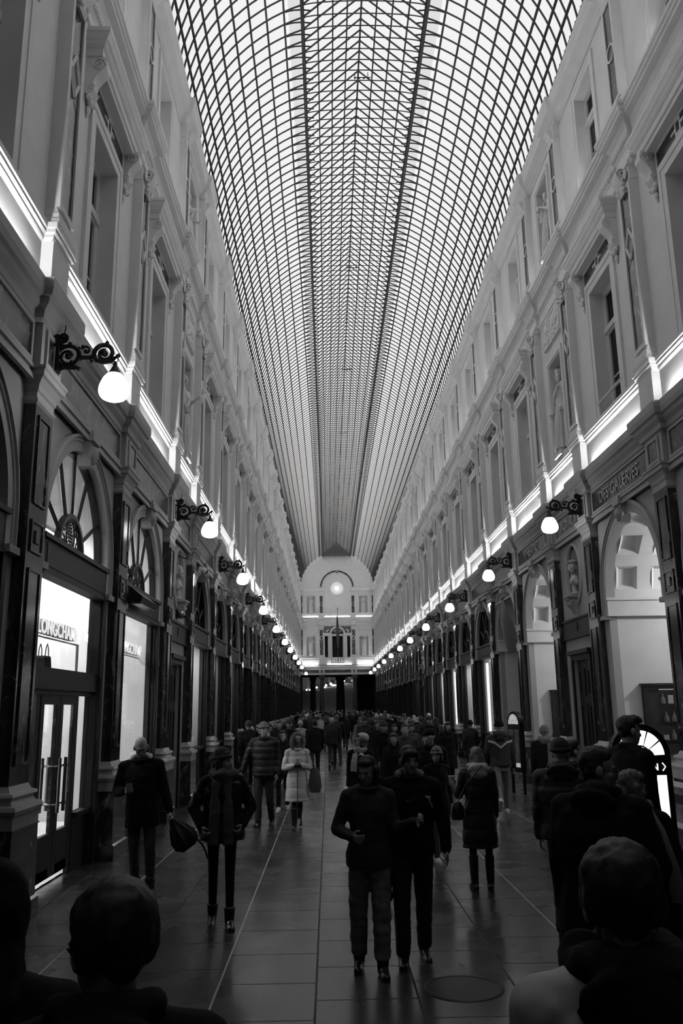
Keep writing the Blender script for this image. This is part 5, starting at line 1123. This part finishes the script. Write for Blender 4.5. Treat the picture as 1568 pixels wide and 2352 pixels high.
for i, (t, r) in enumerate(((0, .035), (.06, .06), (.14, .10), (.24, .13), (.34, .125), (.40, .07))):
    for j in range(24): a = 2 * pi * j / 24; rr = r * (1 + .28 * (1 if j % 3 == 0 else -.3) * min(1, t * 5)); vs.append((t * .55 + rr * cos(a) * .8, rr * sin(a) * .6, -t * .80 + rr * cos(a) * .55))
g.add(vs, [(i * 24 + j, i * 24 + (j + 1) % 24, i * 24 + 24 + (j + 1) % 24, i * 24 + 24 + j) for i in range(5) for j in range(24)] + [tuple(range(24))[::-1], tuple(range(120, 144))], True)
g.obj('canopy', 'black2', um); G().tube([(-.03, 0, .05), (0, 0, 0), (.05, 0, -.06)], .016, 8).obj('grip', 'leather', um); G().tube([(.30, 0, -.22), (.36, 0, -.28), (.41, 0, -.36), (.43, 0, -.44)], (.012), 6).obj('strap', 'black', um)
# young woman with beanie
F_ = Fig(1.70, female=True, thigh=(-4, 12), knee=(10, 4), armR=((.5, -.1, -1), (-.3, .5, -.6)), armL=((.5, -.2, -1), (-.4, .6, -.7)), head=(0, 58, 0), hands=('hold', 'hold'), stance=.08)
put(F_, (-2.22, 9.05), 172, 'young woman in a dark beanie and bulky dark wrap glancing at the shop', dress(F_, 'long') + face(F_) + [('hat', F_.hat(), 'navy'), ('jacket', F_.coat(.98, 1.32), 'black'), ('wrap', F_.scarf(.06, 2, 'wrap', drop=.62, spread=.10), 'grey'), ('fur_hem', F_.coat(.84, 1.30, collar=False, sleeve=.1, wr=.02, name='fur_hem'), 'black2'), ('leggings', F_.trousers(.74, name='leggings', wr=.002), 'black'), ('boots', F_.shoes(.25), 'leather')])
# older man with pale beanie
F_ = Fig(1.83, thigh=(6, -8), knee=(4, 10), armR=((.42, .10, -1), (.28, .22, -1)), armL=DOWN, head=(0, 34, 0), hands=('relax', 'relax'))
put(F_, (-2.33, 16.2), 192, 'older man in a pale beanie and dark quilted jacket walking near the left piers', dress(F_, None) + face(F_) + [('hat', F_.hat(), 'mid'), ('jacket', F_.coat(.84, 1.2, quilt=9), 'black2'), ('trousers', F_.trousers(1.06), 'navy'), ('shoes', F_.shoes(), 'leather')])
# woman in cream puffer
F_ = Fig(1.63, female=True, thigh=(10, -12), knee=(2, 34), armR=((.26, .10, -1), (-.80, .75, .18)), armL=((.26, .10, -1), (-.80, .75, .18)), head=(-16, 14, 0), hands=('grip', 'grip'), stance=.02)
cw = put(F_, (-1.70, 15.68), 176, 'woman in a cream quilted coat with a fur edged collar and black boots', dress(F_, 'bob', 'hairw', 'skin2') + face(F_) + [('coat', F_.coat(.52, 1.12, quilt=5.2), 'cream'), ('fur_collar', F_.ruff(.15, .045, 'fur_collar'), 'fur'), ('glasses', F_.glasses(), 'iron'), ('tights', F_.trousers(.78, name='tights', wr=.002), 'black'), ('boots', F_.shoes(.75, .03), 'leather')])
zp = G().tube([F_.pt((0, .155, 1.3)), F_.pt((.0, .165, 1.0)), F_.pt((0, .18, .75)), F_.pt((0, .19, .54))], .007, 6); zp.obj('zip', 'leather', cw)
for sd in (1, -1):
    S_, E_, W_, f_ = F_.arm[sd]; g = G(); g.ball(W_ + f_ * .06, (.05, .06, .05)); link('glove', F_.fin(remesh(g, 'glove', .01, 2)), 'leather', cw)
hb = empty('shoulder_bag', (-1.70 + .32, 15.66, .62), 0, label='dark patterned bag hanging beside the cream quilted coat', cat='bag'); G().rings([(0, 0, 0, .08, .05), (0, 0, .1, .12, .08), (.0, 0, .3, .10, .06), (0, 0, .42, .05, .03)]).obj('body', 'grey', hb); G().tube([(0, -.02, .4), (-.05, 0, .6), (-.10, 0, .68)], .012, 6).obj('strap', 'grey', hb)
# woman behind them
F_ = Fig(1.63, female=True, thigh=(16, -10), knee=(8, 16), head=(0, 12, 0))
put(F_, (-2.1, 18.4), 180, 'dark haired woman in black with white trainers behind the older man', dress(F_, 'long') + face(F_) + [('coat', F_.coat(.78, 1.05), 'black'), ('trousers', F_.trousers(.86), 'black'), ('shoes', F_.shoes(), 'shoew')])
# linked couple in the middle
F_ = Fig(1.69, female=True, thigh=(-4, 8), knee=(6, 4), armR=((.35, -.02, -1), (-.35, .62, -.1)), armL=((.2, .12, -1), (.55, .62, .3)), head=(-16, -28, 0), hands=('hold', 'hold'), stance=.10)
put(F_, (-.80, 7.42), 180, 'woman in a dark zip jacket and pale trousers leaning on her companion', dress(F_, 'bob', 'hair', 'skin2', .008) + face(F_) + [('jacket', F_.coat(.84, 1.10), 'navy'), ('trousers', F_.trousers(1.02, cuff=.12, wide=.012, wr=.011), 'khaki'), ('boots', F_.shoes(.3, .02), 'leather')])
F_ = Fig(1.76, thigh=(10, -8), knee=(12, 6), armR=((.20, .16, -1), (-.05, .18, -1)), armL=((.30, -.1, -1), (.06, .12, -1)), head=(-4, 12, 0), hands=('grip', 'relax'), stance=.11)
am = put(F_, (-.42, 7.66), 180, 'young man with a dark fringe in a black jacket beside the woman in pale trousers', dress(F_, 'fringe', 'hair', 'skin2', .008) + face(F_) + [('jacket', F_.coat(.86, 1.14), 'black'), ('hood', F_.hood(False, 1.0), 'mid'), ('trousers', F_.trousers(1.1), 'denim'), ('shoes', F_.shoes(.1), 'leather')])
sw = G(); P = []                                  # tick mark on the chest and a pale badge on the jacket
N_ = 14
top = [(-.065 + .15 * t, -.006 + .055 * t ** 1.6 - .03 * sin(pi * min(1, t * 1.6)) * (1 - t)) for t in [i / N_ for i in range(N_ + 1)]]
bot = [(-.065 + .15 * t, .012 + .033 * t ** 1.2 - .058 * sin(pi * min(1, t * 1.35)) ** 1 * (1 - t) ** .8) for t in [i / N_ for i in range(N_ + 1)]]
vs = [F_.pt((-.02 + x * .55, .158, 1.325 + z * .6)) for x, z in top] + [F_.pt((-.02 + x * .55, .158, 1.325 + z * .6)) for x, z in bot]
# the viewer sees the figure mirrored, so the tick's tail runs to the figure's left
vs = [F_.pt((-(-.01 + x * .5), .160, 1.31 + z * .55)) for x, z in top] + [F_.pt((-(-.01 + x * .5), .160, 1.31 + z * .55)) for x, z in bot]
sw.add(vs, [(i, i + 1, N_ + 2 + i, N_ + 1 + i) for i in range(N_)]); sw.obj('chest_mark', 'lightc', am)
bd = G(); bd.add([F_.pt(p) for p in ((-.115, .150, 1.345), (-.165, .142, 1.34), (-.155, .146, 1.315), (-.170, .146, 1.25), (-.182, .14, 1.25), (-.145, .150, 1.315), (-.118, .152, 1.33))], [(0, 1, 2, 6), (2, 3, 4, 5)]); bd.obj('jacket_badge', 'lightc', am)
S_, E_, W_, f_ = F_.arm[1]; q = am.matrix_basis @ F_.pt(W_ + f_ * .12)
e = empty('folded_umbrella', q, 0, label='dark crumpled umbrella with a pale label held between the couple', cat='umbrella'); g = G().rings([(0, 0, -.34, .012, .012), (.0, 0, -.26, .05, .04), (-.02, 0, -.14, .085, .06), (-.01, 0, -.04, .07, .05), (0, 0, .03, .03, .03)], 14)
e2 = remesh(g, 'canopy', .01, 1, .5, lambda c, n: c + n * .03 * noise.noise(c * 14)); link('canopy', e2, 'black2', e); G().box(-.03, .02, -.075, -.068, -.12, -.05).obj('label', 'lightc', e)
# woman with pale hood seen from behind
F_ = Fig(1.60, female=True, thigh=(0, -2), knee=(2, 2), armR=DOWN, armL=((.28, .15, -1), (.1, .8, .35)), head=(-5, 10, 0), hands=('relax', 'hold'), stance=.12)
hw = put(F_, (.66, 10.5), 0, 'woman in a long dark padded coat and pale hooded scarf seen from behind', dress(F_, 'bob', 'hairg') + [('coat', F_.coat(.50, 1.14, quilt=5.5), 'black2'), ('scarf_hood', F_.hood(False, 1.15, name='scarf_hood'), 'lightc'), ('tights', F_.trousers(.76, name='tights', wr=.002), 'black'), ('boots', F_.shoes(.8, .05), 'leather')])
S_, E_, W_, f_ = F_.arm[-1]; q = hw.matrix_basis @ F_.pt(W_ + f_ * .1); cp = empty('paper_cup', q, 0, label='white paper cup in the padded coat woman\'s raised hand', cat='cup'); G().lathe([(0, -.04), (.03, -.04), (.04, .06), (0, .06)], (0, 0, 0), 14).obj('cup', 'lightc', cp); G().lathe([(.041, .06), (.043, .065), (.04, .075), (0, .075)], (0, 0, 0), 14).obj('lid', 'lightc', cp)
hb = empty('shoulder_bag', (.66 - .27, 10.42, .78), 0, label='small dark bag at the hip of the padded coat woman', cat='bag'); G().rings([(0, 0, 0, .06, .04), (0, 0, .03, .085, .05), (0, 0, .15, .075, .045), (0, 0, .2, .04, .02)]).obj('body', 'leather', hb); G().tube([(.0, 0, .19), (.10, -.10, .40), (.30, -.12, .62)], .006, 6).obj('strap', 'leather', hb)
# man with V stripe
F_ = Fig(1.80, thigh=(14, -14), knee=(4, 46), armR=DOWN, armL=((.25, .1, -1), (-.1, .5, -.6)), head=(-4, 0, 0))
vm = put(F_, (2.30, 17.3), 6, 'man walking away in a dark jacket with a white V stripe and pale trousers', dress(F_, None) + [('hat', F_.hat(), 'black'), ('jacket', F_.coat(.90, 1.15), 'navy'), ('hood', F_.hood(), 'navy'), ('trousers', F_.trousers(.98), 'khaki'), ('shoes', F_.shoes(), 'shoew')])
g = G()
for P in (((-.23, 1.37), (-.12, 1.345), (0, 1.25)), ((0, 1.25), (.12, 1.345), (.23, 1.37))):
    vs = []; n_ = 8
    for i in range(n_ + 1):
        t = i / n_ * 2; a, b = (P[0], P[1]) if t <= 1 else (P[1], P[2]); t = t if t <= 1 else t - 1; x, z = a[0] + (b[0] - a[0]) * t, a[1] + (b[1] - a[1]) * t
        y = -.152 * sqrt(max(.05, 1 - (x / .255) ** 2)) - .012; vs += [F_.pt((x, y, z + .022)), F_.pt((x, y, z - .022))]
    g.add(vs, [(2 * i, 2 * i + 1, 2 * i + 3, 2 * i + 2) for i in range(n_)])
g.obj('stripe', 'lightc', vm)
# person with shawl
F_ = Fig(1.70, thigh=(6, -6), knee=(4, 10))
sh = put(F_, (2.86, 15.9), 10, 'person in a grey beanie and long pale shawl seen from behind', dress(F_, None) + [('hat', F_.hat(), 'mid'), ('coat', F_.coat(.78, 1.15), 'black'), ('shawl', F_.scarf(.06, 0, 'shawl'), 'mid'), ('trousers', F_.trousers(), 'navy'), ('shoes', F_.shoes(), 'leather')])
g = G(); g.tube([F_.pt((.10, -.12, 1.44)), F_.pt((.10, -.175, 1.25)), F_.pt((.09, -.19, .95)), F_.pt((.08, -.19, .72))], [(.07, .016), (.075, .016), (.08, .016), (.08, .014)], 10, flat=(0, 1, 0)); g.obj('shawl_end', 'mid', sh)
# smiling man by the lit sign
c = px_at(1443, 1640, 8.4)
F_ = Fig(c.z - .02, thigh=(5, -4), knee=(3, 4), head=(-6, -10, 0), armR=DOWN, armL=DOWN)
put(F_, (c.x - .03, 8.4), 68, 'tall dark haired man in profile before the lit arched sign', dress(F_, 'quiff') + face(F_) + [('coat', F_.coat(.86, 1.08), 'black'), ('trousers', F_.trousers(), 'black'), ('shoes', F_.shoes(), 'leather')])
# beanie man seen from behind, with a companion
F_ = Fig(1.76, thigh=(8, -8), knee=(4, 10), head=(-3, -20, 0))
c = px_at(1286, 1700, 8.3)
put(F_, (c.x, 8.3), 15, 'man in a dark beanie and padded jacket seen from behind on the right', dress(F_, None) + [('hat', F_.hat(), 'navy'), ('jacket', F_.coat(.86, 1.34, quilt=6), 'black2'), ('hood', F_.hood(False, 1.15), 'black2'), ('trousers', F_.trousers(1.08), 'navy'), ('shoes', F_.shoes(.1), 'leather')])
F_ = Fig(1.72, head=(0, -70, 0)); c = px_at(1317, 1698, 9.3)
put(F_, (c.x, 9.3), 20, 'dark haired person in profile just beyond the man in the padded jacket', dress(F_, 'short') + face(F_) + [('coat', F_.coat(.82), 'black'), ('trousers', F_.trousers(), 'black'), ('shoes', F_.shoes(), 'leather')])
# large man with glasses and the woman beside him
c = px_at(1388, 1708, 5.15)
F_ = Fig(c.z - .02, thigh=(4, -6), knee=(3, 8), head=(-8, -62, 0), armR=((.3, .05, -1), (-.2, .5, -.6)), armL=DOWN)
put(F_, (c.x - .06, 5.15), 35, 'heavily built man with glasses in a thick black coat on the right', dress(F_, 'short', 'hair', 'skin2', .008) + face(F_) + [('glasses', F_.glasses(), 'iron'), ('coat', F_.coat(.62, 1.42), 'black'), ('hood', F_.hood(), 'black'), ('trousers', F_.trousers(1.2), 'black'), ('shoes', F_.shoes(.1), 'leather')])
c = px_at(1440, 1768, 5.9)
F_ = Fig(c.z, female=True, head=(-6, -50, 0), armR=((.3, -.05, -1), (.05, .3, -1)), armL=DOWN, shoulder=.18)
sw_ = put(F_, (c.x + .02, 5.9), 28, 'woman in a dark coat with a long pale scarf beside the man with glasses', dress(F_, 'bob', 'hairg', 'skin2') + face(F_) + [('coat', F_.coat(.60, 1.1), 'black'), ('scarf', F_.scarf(.04, 0), 'mid'), ('trousers', F_.trousers(.9), 'black'), ('boots', F_.shoes(.4), 'leather')])
g = G(); g.tube([F_.pt((.07, -.02, 1.50)), F_.pt((.17, -.15, 1.36)), F_.pt((.24, -.17, 1.12)), F_.pt((.27, -.17, .92))], [(.05, .02), (.05, .02), (.055, .02), (.05, .016)], 10, flat=(.3, 1, 0)); g.obj('scarf_end', 'mid', sw_)
bk = empty('shoulder_bag', (c.x + .28, 5.75, .48), radians(-20), label='soft dark bag hanging low beside the pale scarf', cat='bag'); G().rings([(0, 0, 0, .10, .07), (0, 0, .12, .14, .10), (0, 0, .36, .12, .08), (0, 0, .50, .06, .04)]).obj('body', 'black2', bk); G().tube([(0, 0, .48), (-.08, 0, .72), (-.12, 0, .9)], .012, 6).obj('strap', 'black2', bk)
# foreground figures seen from behind
c = px_at(258, 2014, 1.98); F_ = Fig(c.z - .02, head=(-8, 28, 0))
put(F_, (c.x, 1.98), -10, 'dark haired person with glasses nearest the camera, lower left', dress(F_, 'full', 'hair', 'skin2', .006) + face(F_) + [('glasses', F_.glasses(), 'iron'), ('coat', F_.coat(.80, 1.15), 'black'), ('hood', F_.hood(), 'black'), ('trousers', F_.trousers(), 'black'), ('shoes', F_.shoes(), 'leather')])
c = px_at(30, 1968, 2.3); F_ = Fig(c.z - .03, head=(-5, 10, 0))
put(F_, (c.x - .05, 2.3), 5, 'person with a raised black hood at the lower left edge', dress(F_, 'short') + [('coat', F_.coat(.75, 1.25), 'black'), ('hood', F_.hood(True), 'black'), ('trousers', F_.trousers(), 'black'), ('shoes', F_.shoes(), 'leather')])
c = px_at(1414, 1920, 2.1); F_ = Fig(c.z - .02, head=(-4, -6, 0))
fr = put(F_, (c.x, 2.08), 0, 'man in a light grey jacket with a dark hood and scarf, lower right', dress(F_, 'full', 'hair', 'skin', .006) + [('jacket', F_.coat(.85, 1.22, name='jacket'), 'lightc'), ('hood', F_.hood(False, 1.15, name='hood'), 'black'), ('scarf', F_.scarf(.06, 0), 'black'), ('trousers', F_.trousers(), 'navy'), ('shoes', F_.shoes(), 'leather')])
g = G(); g.tube([F_.pt((-.08, -.10, 1.50)), F_.pt((.03, -.20, 1.36)), F_.pt((.14, -.23, 1.18)), F_.pt((.22, -.2, .98))], [(.10, .04), (.12, .045), (.12, .04), (.1, .03)], 12, flat=(.3, 1, 0)); g.obj('backpack_strap', 'black', fr)
# beret woman and the group in the middle distance
F_ = Fig(1.66, female=True, head=(4, -62, 0), armR=DOWN, armL=((.2, .4, -1), (-.45, .55, .9)), hands=('relax', 'hold'))
put(F_, (-.60, 14.4), 196, 'woman in a pale beret and glasses lifting a hand to her mouth', dress(F_, 'bob') + face(F_) + [('hat', F_.hat('slouch'), 'lightc'), ('glasses', F_.glasses(), 'iron'), ('coat', F_.coat(.70, 1.12), 'black'), ('scarf', F_.scarf(.035, 1, drop=.3), 'lightc'), ('trousers', F_.trousers(.9), 'black'), ('shoes', F_.shoes(), 'leather')])
F_ = Fig(1.76, head=(-6, -55, 0)); c = px_at(985, 1690, 13.2)
put(F_, (c.x, 13.2), 200, 'man in a dark cap and black jacket turned right behind the young man', dress(F_, None) + face(F_) + [('hat', F_.hat('cap'), 'black'), ('jacket', F_.coat(.84, 1.15), 'black'), ('trousers', F_.trousers(), 'black'), ('shoes', F_.shoes(), 'shoew')])
F_ = Fig(1.52, female=True, head=(-6, -40, 0)); c = px_at(1000, 1727, 12.3)
put(F_, (c.x, 12.3), 160, 'short person in a grey beanie and dark coat behind the young man', dress(F_, 'bob') + face(F_) + [('hat', F_.hat(), 'mid'), ('coat', F_.coat(.7, 1.15), 'black'), ('trousers', F_.trousers(.9), 'grey'), ('shoes', F_.shoes(), 'shoew')])

# ---------------------------------------------------------------- the crowd further down the gallery
def proto(style, H, female, hat_, hem, thigh, knee, hairstyle):
    F_ = Fig(H, female=female, thigh=thigh, knee=knee, armR=SWF, armL=SWB, head=(-4, 10, 0)); v = .019
    P = [('body', F_.body(.016), 'skinc')]
    if hat_: P.append(('hat', F_.hat(hat_, .014), 'navy'))
    else: P.append(('hair', F_.hair(hairstyle, .014), 'hair'))
    P += [('coat', F_.coat(hem, 1.15, v, quilt=5 if style == 'puffer' else 0), 'black'), ('trousers', F_.trousers(.95, v), 'navy'), ('shoes', F_.shoes(0, 0, .015), 'leather')]
    return P
PR = [proto('wool', 1.76, False, None, .82, (16, -14), (4, 26), 'short'), proto('puffer', 1.68, True, None, .55, (12, -12), (4, 24), 'long'), proto('puffer', 1.78, False, 'beanie', .86, (14, -16), (4, 30), 'short'),
      proto('wool', 1.66, True, 'beanie', .62, (10, -10), (4, 18), 'bob'), proto('wool', 1.82, False, 'cap', .86, (14, -12), (6, 22), 'short'), proto('wool', 1.64, True, None, .78, (14, -14), (4, 26), 'bob')]
placed = []; rnd = random.Random(21)
COATS = ['black', 'black', 'navy', 'black2', 'navy', 'grey', 'black', 'black2', 'grey', 'mid']
def stand(x, y, i, fc, label, coat='black', hatm=None, hairm=None, tro='navy', group=None):
    e = empty('person', (x, y, 0), radians(-fc), label=label, cat='person', group=group); placed.append((x, y))
    for nm, me, m in PR[i]:
        o = link(nm, me, m, e); mm = {'coat': coat, 'hat': hatm or m, 'hair': hairm or m, 'trousers': tro}.get(nm)
        if mm and mm != m: o.material_slots[0].link = 'OBJECT'; o.material_slots[0].material = M[mm]
    return e
NAMED = [((642, 1644, 24.5), 0, 180, 'man in black against the left piers, bareheaded, behind the beanie man', 'black', None, None), ((664, 1655, 22.5), 4, 180, 'man in a dark cap beside the bareheaded man on the left', 'black', None, None),
         ((690, 1643, 29), 3, 180, 'person in a pale hat and pale jacket by the left piers', 'lightc', 'lightc', None), ((722, 1652, 26), 0, 0, 'broad dark figure walking away left of the aisle middle', 'black', None, None),
         ((762, 1650, 30.5), 0, 0, 'grey haired person in black walking away along the aisle middle', 'navy', None, 'hairw'), ((1078, 1650, 25.2), 3, 5, 'person in a dark padded coat with a fur collar facing the right windows', 'black2', 'black', None),
         ((1027, 1655, 22.5), 1, 185, 'woman in a long black coat holding her hands together on the right', 'black', None, None), ((985, 1652, 24.5), 4, 170, 'person in a black cap and coat near the right piers', 'black', None, None),
         ((966, 1644, 27), 2, 20, 'tall figure in a dark beanie by the far right windows', 'black2', 'grey', None), ((945, 1660, 21.5), 1, 200, 'woman in a long grey coat standing sideways right of the middle', 'grey', None, None),
         ((905, 1660, 23.5), 5, 180, 'dark figure with a bob right of the aisle middle', 'black', None, None), ((868, 1662, 22.2), 0, 170, 'man in black just beyond the woman in the beret', 'black', None, None),
         ((838, 1650, 28), 2, 180, 'figure in a dark beanie in the aisle middle', 'navy', None, None), ((826, 1658, 33), 1, 180, 'person in a pale mid length coat in the middle of the crowd', 'mid', None, 'hairg'), ((880, 1660, 19.5), 2, 160, 'stocky man in a dark beanie close behind the young man', 'black', None, None),
         ((905, 1700, 15.8), 5, 200, 'short woman in black between the couple and the padded coat woman', 'black', None, None), ((930, 1680, 17.8), 0, 190, 'bareheaded man in black half hidden behind the couple', 'navy', None, None)]
for (x, y, Y), i, fc, lab, ct, hm_, hr in NAMED:
    c = px_at(x, y, Y); stand(c.x, Y, i, fc, lab, ct, hm_, hr)
near = [(-1.7, 15.7), (-2.3, 16.2), (2.3, 17.3), (2.86, 15.9), (-.6, 14.4), (3.46, 21.1)]
n_ = 0; tries = 0
while n_ < 118 and tries < 6000:
    tries += 1
    y = 23 + 72 * rnd.random() ** .8; x = rnd.uniform(-3.4, 3.4)
    if y < 30 and -2.6 < x < -.2: continue
    if any((x - a) ** 2 + (y - b) ** 2 < .62 for a, b in placed + near): continue
    i = rnd.randrange(6); toward = rnd.random() < .5; ct = rnd.choice(COATS); pale = rnd.random() < .05
    band = 'midway down' if y < 45 else 'far down' if y < 70 else 'at the end of'
    lab = 'pedestrian in a %s coat, %s, %s the gallery' % ('pale' if pale else {'grey': 'dark grey', 'mid': 'mid grey'}.get(ct, 'black'), 'facing the camera' if toward else 'walking away', band)
    stand(x, y, i, (180 if toward else 0) + rnd.uniform(-25, 25), lab, 'lightc' if pale else ct, rnd.choice(['navy', 'grey', 'mid', 'lightc']), rnd.choice(['hair', 'hair', 'hairg', 'hairw']), rnd.choice(['navy', 'black', 'grey', 'denim']), group=lab.replace('pedestrian', 'pedestrians')); n_ += 1

# ---------------------------------------------------------------- origins at the foot of each thing
bpy.data.scenes.remove(WORK)
bpy.context.view_layer.update()
for e in [o for o in COL.objects if o.type == 'EMPTY' and o.parent is None]:
    inv = e.matrix_world.inverted(); lo, hi = Vector((1e9,) * 3), Vector((-1e9,) * 3); n = 0
    for c in e.children_recursive:
        if c.type != 'MESH': continue
        m = inv @ c.matrix_world; n += 1
        for q in c.bound_box:
            p = m @ Vector(q); lo = Vector(map(min, lo, p)); hi = Vector(map(max, hi, p))
    if not n: continue
    sh = Vector(((lo.x + hi.x) / 2, (lo.y + hi.y) / 2, lo.z))
    e.location = e.matrix_world @ sh
    for c in e.children: c.location = c.location - sh
